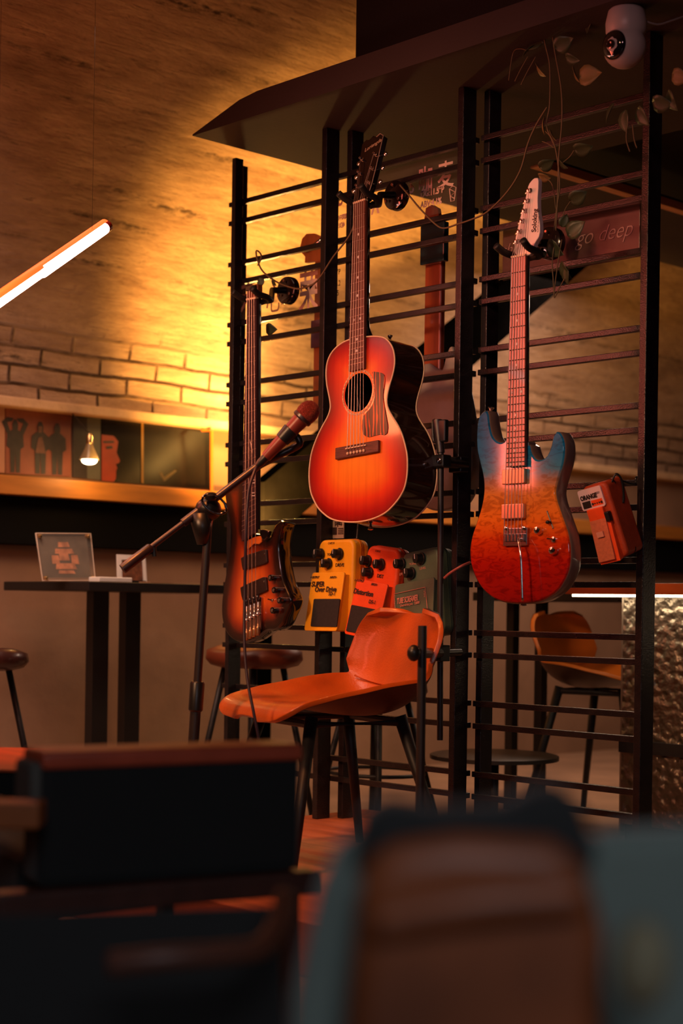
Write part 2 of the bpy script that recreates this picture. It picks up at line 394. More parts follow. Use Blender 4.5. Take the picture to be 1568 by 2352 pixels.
struct('wall_back', MB().ext((XW, YB, 0), (3.2, YB + .1, 3.0)), M_wall)
struct('floor', MB().ext((XW - .1, YA, -.1), (3.2, YB, 0)), M_floor)
# plaster ledge at the springing line of the vault
M_ledge = mat('ledge_plaster', srgb(206, 168, 130), .8, noise=.15, scale=12, bump=.3, bscale=40)
struct('trim_1', MB().ext((XW, YA, ZL - .035), (XW + .07, YB, ZL)), M_ledge, bevel=.006)
zs_ = onX(0, 1090, XW + .1).z
struct('trim_2', MB().ext((XW, YA, zs_ - .065), (XW + .10, YB, zs_)), mat('gold_shelf_board', srgb(190, 120, 50), .45, noise=.2, scale=12, stretch=(3, .4, 3)), bevel=.003)
struct('trim_3', MB().ext((XW, YA, zs_ - .235), (XW + .045, YB, zs_ - .065)), mat('wall_band_with_shadow', (.004, .0035, .0035, 1), .8, spec=.1), bevel=.004)  # dark panel, with the shadow under the shelf put into its black

# ------------------------------------------------------------------ soffit slab over the rack, bulkhead above
ZS = 2.03; YR = 3.05                        # soffit height, rack plane
tip = onZ(442, 312, ZS); YF = tip.y; XT = tip.x
rc = onZ(1238, 377, ZS)                      # corner of the dark recess in the soffit
mb = MB()
FT = .066
tx = onY(549, 231, YF).x; tx2 = onY(590, 217, YF).x
# front strip with slanted end, in X-Z, extruded along Y
out = [(XT, ZS), (3.0, ZS), (3.0, ZS + FT), (tx2, ZS + FT), (tx, ZS + FT - .008), (XT, ZS + .004)]
mb.prism(out, YF, rc.y)
mb.ext((XT, rc.y, ZS), (rc.x, 8.5, ZS + .028))
mb.ext((XT, rc.y, ZS + .20), (3.0, 8.5, ZS + .23), mi=1)
struct('ceiling_soffit', mb, [M_soffit, M_void])
struct('trim_4', MB().ext((rc.x - .034, rc.y, ZS - .006), (rc.x + .002, 8.5, ZS + .02)), mat('painted_lit_trim', srgb(205, 150, 110), .6, noise=.15, scale=12, stretch=(4, .5, 4)))  # board in a paler tan, standing in for light on the recess edge
bx = onY(817, 100, YF + .12).x
struct('ceiling_bulkhead', MB().ext((bx, YF + .12, ZS + .0665), (3.0, YF + .5, 3.0)), M_void)
# stage platform under the rack
ZP = .106
pe = onZ(700, 1873, ZP)
struct('floor_platform', MB().ext((pe.x, 2.05, 0), (-.9, 3.32, ZP)), M_stage, bevel=.004)

# ================================================================== STAIR behind the rack
XS = -4.30
p0 = onX(604, 1100, XS); p1 = onX(1141, 654, XS); q1 = onX(1139, 784, XS)
dirv = (p1 - p0).normalized(); thick = (p1.z - q1.z)
def beamZ(y, top=True): return p0.z + (y - p0.y) * dirv.z / dirv.y - (0 if top else thick)
ys0 = 3.70; ys1 = 7.0
st = thing('staircase', 'dark steel staircase with a slanted stringer rising behind the guitar rack', 'staircase', (XS, ys0, 0))
def stringer(x0, x1):
    m = MB(); pts = [(ys0, beamZ(ys0, False)), (ys0, beamZ(ys0)), (ys1, beamZ(ys1)), (ys1, beamZ(ys1, False))]
    return m.add([V((x0, y, z)) for y, z in pts] + [V((x1, y, z)) for y, z in pts], [(0, 1, 2, 3), (4, 7, 6, 5), (0, 4, 5, 1), (1, 5, 6, 2), (2, 6, 7, 3), (3, 7, 4, 0)])
M_stair = mat('stair_black_paint', (.002, .0018, .0018, 1), .9, spec=.0, noise=.3, scale=10)
obj('stringer', stringer(XS - .03, XS + .03), M_stair, st, world=True)
obj('stair_post', MB().ext((XS - .025, ys0, 0), (XS + .025, ys0 + .05, beamZ(ys0, False) + .02)), M_stair, st, world=True)

LY0, LY1 = 3.80, 5.9
obj('led_strip', MB().add([V((XS - .035, y, beamZ(y) - dz)) for y, dz in ((LY0, .13), (LY1, .13), (LY1, .10), (LY0, .10))] + [V((XS - .045, y, beamZ(y) - dz)) for y, dz in ((LY0, .13), (LY1, .13), (LY1, .10), (LY0, .10))],
    [(0, 1, 2, 3), (4, 7, 6, 5), (0, 4, 5, 1), (1, 5, 6, 2), (2, 6, 7, 3), (3, 7, 4, 0)]), mat('led_strip_diffuser', (.8, .6, .3, 1), .5, emis=(1, .5, .12, 1), estr=4), st, world=True)
_c = V((XS - .06, (LY0 + LY1) / 2, beamZ((LY0 + LY1) / 2) - .11)); _l = light('stair_strip_light', 'AREA', _c, 3.5, (1.0, 0.52, 0.12), None, shape='RECTANGLE', size=2.2, size_y=0.03)
_zx = V((-1, 0, .25)).normalized(); _xx = (dirv - _zx * dirv.dot(_zx)).normalized(); _yy = (-_zx).cross(_xx)
_l.matrix_world = Matrix(((_xx.x, _yy.x, -_zx.x, _c.x), (_xx.y, _yy.y, -_zx.y, _c.y), (_xx.z, _yy.z, -_zx.z, _c.z), (0, 0, 0, 1)))

# ================================================================== RACK
PK = 1000
def postx(px, y): return onY(px, PK, y).x
W_P = .020
def bars_mb(x0, x1, zc, y0=YR + .050, d=.016, t=.0145):
    return MB().ext((x0, y0, zc - t / 2), (x1, y0 + d, zc + t / 2))
UK = [1.386 - .1812 * k for k in range(0, 11)]
rack_specs = [
    # name label, left post px (front-left edge, width px), right post, bar px extents
    ('tall black slatted rack panel behind the headless bass, leftmost of the three', (524, 36), (729, 35), (520, 745)),
    ('tall black slatted rack panel behind the acoustic guitar, between its two neighbours', (787, 40), (1040, 43), (742, 1085)),
    ('tall black slatted rack panel behind the blue and red electric guitar, rightmost of the three', (1100, 36), (1464, 49), (1097, 1476))]
RACKS = []
for lab, lp, rp, bp in rack_specs:
    xl = onY(lp[0], PK, YR + .066).x; xr_ = onY(rp[0], PK, YR).x
    rk = thing('display_rack', lab, 'rack', ((xl + xr_) / 2, YR + .05, ZP), group='slatted display rack panels'); RACKS.append(rk)
    def post(x, y0, wpx_total, dep):
        return MB().ext((x, y0, ZP), (x + W_P, y0 + dep, ZS))
    obj('post', post(xl, YR + .066, 0, .046), M_rack, rk, world=True, bevel=.002)
    obj('post', post(xr_, YR, 0, .050), M_rack, rk, world=True, bevel=.002)
    if lp[0] == 524:
        xo = onY(511.5, PK, YR).x
        obj('post', MB().ext((xo, YR + .02, ZP), (xo + .018, YR + .05, ZS)), M_rack, rk, world=True, bevel=.002)
    xb0 = onY(bp[0], PK, YR + .055).x; xb1 = onY(bp[1], PK, YR + .055).x
    for u in UK:
        for dz in (0, -.0575):
            z = CAMZ + u + dz
            if ZP + .05 < z < ZS - .03: obj('slat', bars_mb(xb0, xb1, z), M_rack, rk, world=True, bevel=.0015)
def barz(k, lower=False): return CAMZ + UK[k] - (.0575 if lower else 0)

# ================================================================== GUITARS
def hanger(name_label, fr, plate_px, zy, group='guitar wall hangers'):
    """round plate with three screws on the rack slats, arm, padded yoke around the neck at local height zy (frame fr)"""
    c = onY(plate_px[0], plate_px[1], YR + .035); h = thing('guitar_hanger', name_label, 'guitar hanger', c, group=group)
    obj('mount_plate', MB()._lathe([(.036, .014), (.039, .012), (.040, .003), (.040, -.006), (.02, -.012), (.018, -.016)], c, V((0, -1, 0)), 32, 0), M_gloss, h, world=True, smooth='auto')
    for a in (90, 210, 330):
        p = c + V((.027 * math.cos(math.radians(a)), -.0155, .027 * math.sin(math.radians(a))))
        obj('screw', MB()._lathe([(.0045, 0), (.0045, -.003), (.003, -.0042), (.0001, -.0042)], p + V((0, -.003, 0)), V((0, 1, 0)), 12, 0), mat('copper_screw', (.55, .28, .2, 1), .3, 1), h, world=True)
    y = fr.M @ V((0, .012, zy)); yc = fr.M @ V((0, .040, zy - .002))
    obj('arm', MB().tube([c + V((0, -.012, 0)), c + V((-.015, -.05, -.004)), (c * .35 + yc * .65) + V((0, -.01, -.01)), yc], [.010, .009, .008, .009], 12), M_plastic, h, world=True, smooth=True)
    for sgn in (-1, 1):
        pts = [fr.M @ V(q) for q in ((0, .040, zy - .002), (sgn * .022, .036, zy - .004), (sgn * .034, .015, zy), (sgn * .037, -.020, zy + .004), (sgn * .041, -.045, zy + .016))]
        obj('yoke_prong', MB().tube(smooth3(pts), [.0085] * 0 or .0085, 12), mat('yoke_rubber', (.012, .012, .013, 1), .55), h, world=True, smooth=True)
    return h
def smooth3(pts, m=6):
    pts = [V(p) for p in pts]; out = []
    for i in range(len(pts) - 1):
        p0, p1, p2, p3 = pts[max(i - 1, 0)], pts[i], pts[i + 1], pts[min(i + 2, len(pts) - 1)]
        for j in range(m):
            t = j / m; out.append(0.5 * ((2 * p1) + (p2 - p0) * t + (2 * p0 - 5 * p1 + 4 * p2 - p3) * t * t + (3 * p1 - p0 - 3 * p2 + p3) * t ** 3))
    out.append(pts[-1]); return out
def fretpos(k, L): return -(L - L / (2 ** (k / 12)))

def neck_mb(wn, we, zn, ze, y0, y1):
    """half-round neck back"""
    m = MB(); n = 9; rings = []
    for (w_, z) in ((wn, zn), (we, ze)):
        rings.append([V((w_ / 2 * math.cos(math.pi * i / n), y0 + (y1 - y0) * math.sin(math.pi * i / n), z)) for i in range(n + 1)])
    m.v = rings[0] + rings[1]; k = n + 1
    m.f = [[i, i + 1, k + i + 1, k + i] for i in range(n)] + [[n, 0, k, k + n]] + [list(range(k))[::-1], [k + i for i in range(k)]]
    m.mi = [0] * len(m.f); return m

# ---------- acoustic
A = Fr((831, 466), (820, 1025), .632, slope=-.185, pslope=(820, 1030))
ac = thing('acoustic_guitar', 'small-bodied red sunburst acoustic guitar with a striped pickguard hanging on the rack', 'guitar', M=A.M)
pts = [(700,155),(780,150),(870,160),(920,190),(960,240),(985,300),(997,380),(995,460),(975,560),(940,680),(918,780),(915,860),(935,930),(980,1010),(1030,1090),(1075,1190),(1105,1290),(1128,1400),(1133,1500),(1128,1620),(1105,1740),(1065,1830),(1000,1920),(910,2010),(800,2070),(680,2105),(560,2118),(430,2110),(330,2085),(260,2040),(190,1970),(140,1880),(110,1800),(95,1700),(92,1600),(100,1500),(115,1400),(145,1300),(190,1190),(240,1090),(280,1020),(305,960),(318,900),(312,830),(295,740),(280,660),(272,560),(278,460),(300,380),(340,310),(400,250),(460,210),(540,178),(620,162)]
ao = smooth_loop(A.crop(pts, 690, 740, 4.612), .007)
sh = A.pl(690 + 612 / 4.612, 740 + 745 / 4.612)
shx = abs(A.pl(690 + 757 / 4.612, 740 + 745 / 4.612)[0] - A.pl(690 + 473 / 4.612, 740 + 745 / 4.612)[0]) / 2
shz = abs(A.pl(690 + 612 / 4.612, 740 + 533 / 4.612)[1] - A.pl(690 + 612 / 4.612, 740 + 948 / 4.612)[1]) / 2
rad = (shx + shz) / 2
M_sun = burst('cherry_sunburst_top', [(0, srgb(120, 10, 6)), (.025, srgb(176, 20, 8)), (.055, srgb(224, 62, 12)), (.095, srgb(246, 128, 26)), (.15, srgb(250, 150, 36))])
mb = MB(); hole = circle(sh[0], sh[1], rad, 40)
ed, lz = plate(mb, ao, 0, .009, [hole])
obj('top', mb, M_sun, ac, attrs={'edge': ed}, smooth=True)
mb = MB(); DEP = .105
n = len(ao); mb.v = [V((x, 0, z)) for x, z in ao] + [V((x, DEP, z)) for x, z in ao]
mb.f = [[i, (i + 1) % n, n + (i + 1) % n, n + i] for i in range(n)] + [[n + i for i in range(n)]]; mb.mi = [0] * len(mb.f)
obj('side_and_back', mb, mat('dark_mahogany_gloss', (.030, .010, .006, 1), .16, noise=.4, scale=40, stretch=(1, 1, 6), coat=1), ac, smooth='auto')
for y, nm in ((0, 'front_binding'), (DEP, 'back_binding')):
    obj(nm, MB().tube([V((x, y, z)) for x, z in ao] + [V((ao[0][0], y, ao[0][1]))], .0022, 6, cap=False), M_cream, ac, smooth=True)
ring = MB(); NR = 64
for i in range(NR):
    a = 2 * math.pi * i / NR; ring.v += [V((sh[0] + math.cos(a) * r_, -.0008, sh[1] + math.sin(a) * r_)) for r_ in (rad + .009, rad + .004)]
ring.f = [[2 * i, 2 * i + 1, (2 * i + 3) % (2 * NR), (2 * i + 2) % (2 * NR)] for i in range(NR)]; ring.mi = [0] * NR
obj('rosette', ring, mat('rosette_pearl', srgb(210, 150, 110), .3, noise=.7, scale=220), ac)
# pickguard with dark stripes
gp = [(760,530),(800,527),(850,535),(885,560),(893,620),(885,690),(875,760),(878,830),(895,930),(915,1040),(925,1110),(915,1180),(890,1197),(840,1192),(780,1205),(720,1218),(675,1195),(652,1130),(655,1060),(672,990),(700,955),(738,915),(768,860),(786,790),(789,700),(780,610)]
pg = smooth_loop(A.crop(gp, 690, 740, 4.612, -.001), .006)
def stripes():
    m, nt, b = newmat('striped_pickguard'); N = nt.nodes; L = nt.links
    tc = N.new('ShaderNodeTexCoord'); mp = N.new('ShaderNodeMapping'); mp.inputs['Rotation'].default_value = (0, math.radians(20), 0); mp.inputs['Scale'].default_value = (1, 0, .12)
    L.new(tc.outputs['Object'], mp.inputs[0])
    wv = N.new('ShaderNodeTexWave'); wv.bands_direction = 'X'; wv.inputs['Scale'].default_value = 26; wv.inputs['Distortion'].default_value = 5; wv.inputs['Detail'].default_value = 2; wv.inputs['Detail Scale'].default_value = 3
    L.new(mp.outputs[0], wv.inputs[0])
    cr = N.new('ShaderNodeValToRGB'); cr.color_ramp.elements[0].position = .80; cr.color_ramp.elements[0].color = (.012, .008, .008, 1)
    cr.color_ramp.elements[1].position = .90; cr.color_ramp.elements[1].color = srgb(225, 90, 30)
    L.new(wv.outputs[0], cr.inputs[0]); L.new(cr.outputs[0], b.inputs['Base Color']); b.inputs['Roughness'].default_value = .3
    return m
obj('pickguard', MB().prism(pg, -.0018, -.0002), stripes(), ac)
# bridge
bq = A.crop([(385,1330),(818,1260),(820,1378),(380,1445)], 690, 740, 4.612, -.006)
cxb = sum(p[0] for p in bq) / 4; czb = sum(p[1] for p in bq) / 4; bw = .155; bh = .030
M_br = mat('bridge_rosewood', (.10, .028, .018, 1), .5, noise=.4, scale=40, stretch=(1, 1, 8))
br = obj('bridge', MB().ext((cxb - bw / 2, -.009, czb - bh / 2), (cxb + bw / 2, 0, czb + bh / 2)), M_br, ac, bevel=.002)
obj('saddle', MB().ext((cxb - .037, -.012, czb + .0055), (cxb + .037, -.009, czb + .0085)), M_cream, br)
for i in range(6):
    x = cxb - .029 + i * .0116
    obj('bridge_pin', MB()._lathe([(.0001, -.0135), (.003, -.013), (.0042, -.011), (.0036, -.009)], (x, 0, czb - .006), (0, 1, 0), 12, 0), M_cream, br, smooth=True)
# neck
fe = A.pl(822, 851)[1]
WN, WE = .043, .056
fb = MB(); fb.add([V((-WN / 2, -.009, 0)), V((WN / 2, -.009, 0)), V((WE / 2, -.009, fe)), V((-WE / 2, -.009, fe)), V((-WN / 2, -.001, 0)), V((WN / 2, -.001, 0)), V((WE / 2, -.001, fe)), V((-WE / 2, -.001, fe))],
                  [(0, 1, 2, 3), (4, 7, 6, 5), (0, 4, 5, 1), (1, 5, 6, 2), (2, 6, 7, 3), (3, 7, 4, 0)])
fbo = obj('fretboard', fb, M_rose, ac)
for k in range(1, 20):
    z = fretpos(k, .632)
    if z < fe: break
    w_ = WN + (WE - WN) * z / fe
    obj('fret', MB().ext((-w_ / 2, -.0102, z - .0009), (w_ / 2, -.009, z + .0009)), M_steel, fbo)
for k in (3, 5, 7, 9, 12, 15, 17):
    z = (fretpos(k, .632) + fretpos(k - 1, .632)) / 2
    for dx in ((0,) if k != 12 else (-.012, .012)):
        if z > fe: obj('position_dot', MB()._lathe([(.0035, 0), (.0035, .0006)], (dx, -.0096, z), (0, 1, 0), 14, 0), M_dot, fbo)
zb = A.pl(840, 775)[1]
obj('neck', neck_mb(WN, .056, 0.0, zb + .05, -.001, .022), M_gloss, ac, smooth='auto')
heel = MB(); NH = 10
prof_h = [(zb + .06, .022, .052), (zb + .03, .028, .050), (zb + .012, .045, .044), (zb + .002, .075, .036), (zb - .01, .085, .030)]
for z, d, w_ in prof_h:
    for i in range(NH + 1):
        a = math.pi * i / NH; heel.v.append(V((w_ / 2 * math.cos(a), d * math.sin(a), z)))
k = NH + 1
for j in range(len(prof_h) - 1):
    for i in range(NH): heel.f.append([j * k + i, j * k + i + 1, (j + 1) * k + i + 1, (j + 1) * k + i]); heel.mi.append(0)
obj('heel', heel, M_gloss, ac, smooth=True)
obj('nut', MB().ext((-WN / 2, -.0115, -.001), (WN / 2, 0, .004)), M_cream, ac)
hs = [(-.022, .004), (-.030, .045), (-.034, .090), (-.037, .150), (-.038, .178), (-.026, .188), (-.014, .184), (0, .192), (.014, .184), (.026, .190), (.040, .180), (.038, .150), (.034, .090), (.030, .045), (.022, .004)]
tilt = Matrix.Rotation(math.radians(-12), 4, 'X')
hm = MB().prism(hs, -.004, .012); hm.v = [tilt @ p for p in hm.v]
hd = obj('headstock', hm, M_gloss, ac, bevel=.001)
hbind = MB().tube([tilt @ V((x, -.0045, z)) for x, z in hs[8:]], .0012, 6); obj('headstock_binding', hbind, mat('pale_edge', (.35, .25, .2, 1), .4), hd, smooth=True)
tx_ = text('Loriengda', .015, mat('gold_inlay', (.6, .42, .28, 1), .4), hd, -.020, .150, -.030, shear=.3); tx_.matrix_basis = tilt @ Matrix.Translation((-.022, -.0046, .150)) @ Matrix.Rotation(-.25, 4, 'Y') @ Matrix.Rotation(math.pi / 2, 4, 'X')
for sgn in (-1, 1):
    for j in range(3):
        p = V((sgn * (.021 + .002 * j), 0, .050 + .040 * j)); q = V((sgn * .048, .006, p.z))
        tn = obj('tuning_peg', MB()._lathe([(.0055, -.0045), (.0055, -.006), (.003, -.007), (.003, -.014), (.0034, -.016), (.001, -.017)], tilt @ p, tilt.to_3x3() @ V((0, 1, 0)), 12, 0), M_chrome, hd, smooth='auto')
        obj('tuner_button', MB().ball(tilt @ q, .007, 10, sc=(1.1, .6, 1)).tube([tilt @ V((sgn * .03, .008, p.z)), tilt @ q], .002, 8), M_chrome, tn, smooth=True)
for i in range(6):
    x0 = -.0175 + .007 * i; x1 = cxb * .0 + cxb - .029 + i * .0116 
    tp = tilt @ V(((-1 if i < 3 else 1) * (.021 + .002 * (2 - abs(i - 2.5) // 1 if True else 0)), -.012, .050 + .040 * (i if i < 3 else 5 - i)))
    obj('string', MB().tube([tp, V((x0, -.0118, .001)), V((x1, -.0128, czb + .007)), V((x1, -.009, czb - .004))], .00075 + .0001 * (5 - i), 5), M_steel, ac)
sb = MB()._lathe([(.004, 0), (.003, .006), (.006, .012), (.007, .016), (.003, .018)], (0, DEP / 2, min(z for x, z in ao) + .004), (0, 0, -1), 14, 0)
obj('end_pin', sb, M_chrome, ac, smooth='auto')
obj('strap_button', MB()._lathe([(.004, 0), (.003, .006), (.006, .010), (.007, .014), (.003, .016)], (.035, .075, zb + .004), (0, 0, 1), 14, 0), M_chrome, ac, smooth='auto')
hanger('black guitar hanger with a round three-screw plate holding the acoustic guitar', A, (912, 450), .008)

# ---------- electric
E = Fr((1198, 591), (1188, 1232), .648)
el = thing('electric_guitar', 'quilted electric guitar fading from blue to red with a white headstock on the rack', 'guitar', M=E.M)
pts = [(378,455),(350,490),(310,500),(270,480),(240,440),(222,380),(212,320),(207,265),(198,238),(180,240),(152,270),(135,330),(128,430),(132,540),(150,630),(175,730),(188,830),(183,930),(160,1040),(125,1150),(95,1240),(75,1340),(75,1430),(90,1510),(120,1590),(170,1670),(240,1735),(330,1775),(430,1790),(520,1788),(620,1775),(700,1740),(770,1690),(820,1620),(860,1530),(875,1430),(872,1330),(855,1230),(825,1140),(790,1040),(765,960),(755,890),(765,830),(790,740),(815,660),(828,580),(828,500),(815,450),(792,414),(775,410),(755,440),(740,510),(715,580),(680,625),(640,642),(600,635),(570,600),(553,560),(545,520),(500,500),(430,470)]
eo = smooth_loop(E.crop(pts, 1060, 880, 3.564), .006)
zt = max(z for x, z in eo); zb_ = min(z for x, z in eo)
g = lambda py: E.pl(1185, py)[1]
M_quilt = burst('blue_to_red_quilt_top', [(g(1385), srgb(130, 18, 14)), (g(1290), srgb(165, 26, 12)), (g(1240), srgb(196, 60, 14)), (g(1190), srgb(224, 116, 34)), (g(1130), srgb(206, 128, 52)), (g(1105), srgb(150, 116, 96)), (g(1080), srgb(50, 128, 165)), (g(1040), srgb(26, 112, 165)), (g(950), srgb(30, 98, 150))], rough=.07, coat=.3, quilt=True, grad=(g(1385), g(950)))
mb = MB(); ed, lz = plate(mb, eo, 0, .009, dome=None)
# bevelled rim, sides and back
n = len(eo); o0 = len(mb.v)
def inset(out, d):
    r = []
    for i in range(len(out)):
        a, b = V(out[i - 1]), V(out[(i + 1) % len(out)]); t = (b - a).normalized(); r.append((out[i][0] + t.y * d, out[i][1] - t.x * d))
    return r
area = sum(eo[i - 1][0] * eo[i][1] - eo[i][0] * eo[i - 1][1] for i in range(n))
sg = -1 if area < 0 else 1
rings = [(0, 0), (.0035 * sg, .003), (.005 * sg, .008), (.005 * sg, .036), (.0025 * sg, .042), (0, .045)]
for off, y in rings: mb.v += [V((x, y, z)) for x, z in inset(eo, off)]
for j in range(len(rings) - 1):
    for i in range(n): mb.f.append([o0 + j * n + i, o0 + j * n + (i + 1) % n, o0 + (j + 1) * n + (i + 1) % n, o0 + (j + 1) * n + i]); mb.mi.append(0 if j == 0 else 1)
mb.f.append([o0 + 5 * n + i for i in range(n)]); mb.mi.append(1)
atr = [p.z for p in mb.v]
obj('body', mb, [M_quilt, mat('grey_body_side', srgb(120, 98, 88), .3, noise=.1, scale=6, coat=.7)], el, attrs={'lz': atr}, smooth='auto')
fe = E.pl(1186, 1073)[1]; WN, WE = .042, .0565
fb = MB(); fb.add([V((-WN / 2, -.012, 0)), V((WN / 2, -.012, 0)), V((WE / 2, -.012, fe)), V((-WE / 2, -.012, fe)), V((-WN / 2, -.005, 0)), V((WN / 2, -.005, 0)), V((WE / 2, -.005, fe)), V((-WE / 2, -.005, fe))],
                  [(0, 1, 2, 3), (4, 7, 6, 5), (0, 4, 5, 1), (1, 5, 6, 2), (2, 6, 7, 3), (3, 7, 4, 0)])
fbo = obj('fretboard', fb, M_rose2, el)
for k in range(1, 25):
    z = fretpos(k, .648)
    if z < fe: break
    w_ = WN + (WE - WN) * z / fe
    obj('fret', MB().tube([(-w_ / 2, -.012, z), (w_ / 2, -.012, z)], .0013, 8), M_chrome, fbo)
for k in (3, 5, 7, 9, 12, 15, 17, 19, 21, 24):
    z = (fretpos(k, .648) + fretpos(k - 1, .648)) / 2
    for dx in ((0,) if k not in (12, 24) else (-.014, .014)):
        if z > fe: obj('position_dot', MB()._lathe([(.0032, 0), (.0032, .0006)], (dx, -.0126, z), (0, 1, 0), 14, 0), M_dot, fbo)
obj('neck', neck_mb(WN, WE, 0, fe + .02, -.005, .018), mat('dark_neck', (.03, .012, .01, 1), .35, coat=.3), el, smooth='auto')
obj('neck_heel', MB().ext((-.028, .0, fe), (.028, .03, E.pl(1186, 1015)[1])), MATS['grey_body_side'], el, bevel=.004)
obj('nut', MB().ext((-WN / 2, -.0145, -.001), (WN / 2, -.003, .0035)), M_cream, el)
# headstock, crop (1060,350) k 3.087
hp = [(382,722),(372,680),(378,620),(400,520),(425,420),(450,330),(470,240),(490,205),(515,182),(538,180),(543,200),(541,260),(537,330),(540,420),(552,500),(553,570),(545,600),(520,640),(480,725)]
ho = smooth_loop(E.crop(hp, 1060, 350, 3.087, -.006), .005)
M_white = mat('pearl_white_lacquer', srgb(232, 214, 214), .3, noise=.04, coat=.5)
hd = obj('headstock', MB().prism(ho, -.006, .008), M_white, el, bevel=.0015)
tps = E.crop([(400,632),(418,562),(437,488),(454,415),(470,345),(487,272)], 1060, 350, 3.087, -.008)
for i, (x, z) in enumerate(tps):
    tn = obj('tuning_peg', MB()._lathe([(.006, 0), (.006, .003), (.0035, .0045), (.0035, .011), (.0042, .013), (.001, .0135)], (x, -.006, z), (0, -1, 0), 14, 0), M_chrome, hd, smooth='auto')
    obj('tuner_button', MB().ball((x - .024, .010, z + .003), .006, 10, sc=(1.2, .8, 1)).tube([(x, .010, z), (x - .024, .010, z + .003)], .0022, 8), M_chrome, tn, smooth=True)
lg = E.pl(1060 + 516 / 3.087, 350 + 572 / 3.087, -.0062)
ang = math.atan2(*(lambda a, b: (b[1] - a[1], b[0] - a[0]))(lg, E.pl(1060 + 527 / 3.087, 350 + 412 / 3.087, -.0062)))
text('Soloking', .019, mat('ink_black', (.01, .008, .008, 1), .5), hd, lg[0] + .004, lg[1] + .002, -.0064, bold=.0006, rot=-ang, sx=.82)
text('CUSTOM GUITARS', .0045, mat('ink_black', (.01, .01, .01, 1)), hd, lg[0] + .011, lg[1], -.0064, rot=-ang)
cz = lambda X_, Y_, y=0: E.pl(1060 + X_ / 3.564, 880 + Y_ / 3.564, y)
# pickups
M_pick = mat('brushed_gold_pickup', (.62, .40, .26, 1), .3, .9, noise=.1)
strx1 = .026; br_z = E.pl(1188, 1232)[1]
for (a, b) in ((cz(352, 705), cz(535, 830)), (cz(348, 988), cz(528, 1115))):
    xc, zc = (a[0] + b[0]) / 2, (a[1] + b[1]) / 2; hw, hh = abs(b[0] - a[0]) / 2, .0175
    obj('pickup', MB().prism(rrect(xc - hw, zc - hh, xc + hw, zc + hh, .003), -.011, 0), M_pick, el, bevel=.002)
ch = mat('tremolo_chrome', (.5, .4, .38, 1), .18, 1)
xc, zc = cz(455, 1255); brd = obj('tremolo_bridge', MB().prism(rrect(xc - .036, zc - .022, xc + .036, zc + .020, .003), -.009, 0), ch, el, bevel=.002)
for i in range(6): obj('saddle', MB().ext((xc - .031 + i * .0105, -.0145, zc - .012), (xc - .022 + i * .0105, -.009, zc + .006)), ch, brd, bevel=.0012)
for i, (fx, fy) in enumerate(((365, 1190), (510, 1188))):
    p = cz(fx, fy, -.008); obj('bridge_post', MB()._lathe([(.005, 0), (.005, .012), (.003, .013)], (p[0], 0, p[1]), (0, -1, 0), 16, 0), M_chrome, brd, smooth='auto')
pa, pb, pc = cz(470, 1280, -.02), cz(495, 1540, -.03), cz(507, 1785, -.03)
obj('tremolo_arm', MB().tube(smooth3([V((pa[0], -.01, pa[1])), V((pa[0], -.022, pa[1])), V((cz(480, 1380, -.03)[0], -.03, cz(480, 1380, -.03)[1])), V((pb[0], -.032, pb[1])), V((pc[0], -.034, pc[1]))]), .0028, 8), M_chrome, brd, smooth=True)
for (X_, Y_) in ((620, 1205), (742, 1370)):
    x, z = cz(X_, Y_, -.01); obj('control_knob', MB()._lathe([(.0095, 0), (.009, .011), (.0075, .0145), (.004, .0155)], (x, 0, z), (0, -1, 0), 24, 0), M_chrome, el, smooth='auto')
x, z = cz(745, 1280, -.005); tg = obj('toggle_switch', MB()._lathe([(.0065, 0), (.0065, .003), (.003, .004)], (x, 0, z), (0, -1, 0), 16, 0).tube([(x, -.003, z), (x - .012, -.012, z + .002)], .0022, 8), M_chrome, el, smooth='auto')
p1_, p2_ = cz(700, 1052), cz(748, 1186)
sw = obj('blade_switch', MB().tube([(p1_[0], -.0004, p1_[1]), (p2_[0], -.0004, p2_[1])], .0016, 8), M_plastic, el)
for p in (p1_, p2_): obj('screw', MB()._lathe([(.0026, 0), (.002, .0012)], (p[0], 0, p[1]), (0, -1, 0), 10, 0), M_chrome, sw)
pk = cz(705, 1138, -.008); obj('switch_tip', MB().ball((pk[0], -.008, pk[1]), .0055, 10, sc=(1.1, 1, .8)), M_plastic, sw, smooth=True)
for i in range(6):
    x0 = -.0175 + .007 * i; x1 = xc - .0265 + i * .0105; tx0, tz0 = tps[i]
    obj('string', MB().tube([V((tx0, -.014, tz0)), V((x0, -.0148, .001)), V((x1, -.0165, zc + .002))], .0007 + .00008 * (5 - i), 5), M_steel, el)
hx = cz(230, 225, .02); obj('strap_button', MB()._lathe([(.004, -.006), (.0035, .004), (.007, .009), (.0075, .012), (.003, .013)], (hx[0], .022, hx[1] - .004), (.2, 0, 1), 14, 0), M_chrome, el, smooth='auto')
hx = E.pl(1201, 1383, .02); obj('strap_button', MB()._lathe([(.004, -.008), (.0035, .004), (.007, .009), (.0075, .012), (.003, .013)], (hx[0], .022, hx[1] + .004), (0, 0, -1), 14, 0), M_chrome, el, smooth='auto')
hanger('black guitar hanger with a round plate half hidden by vine leaves above the electric guitar', E, (1265, 560), .010)

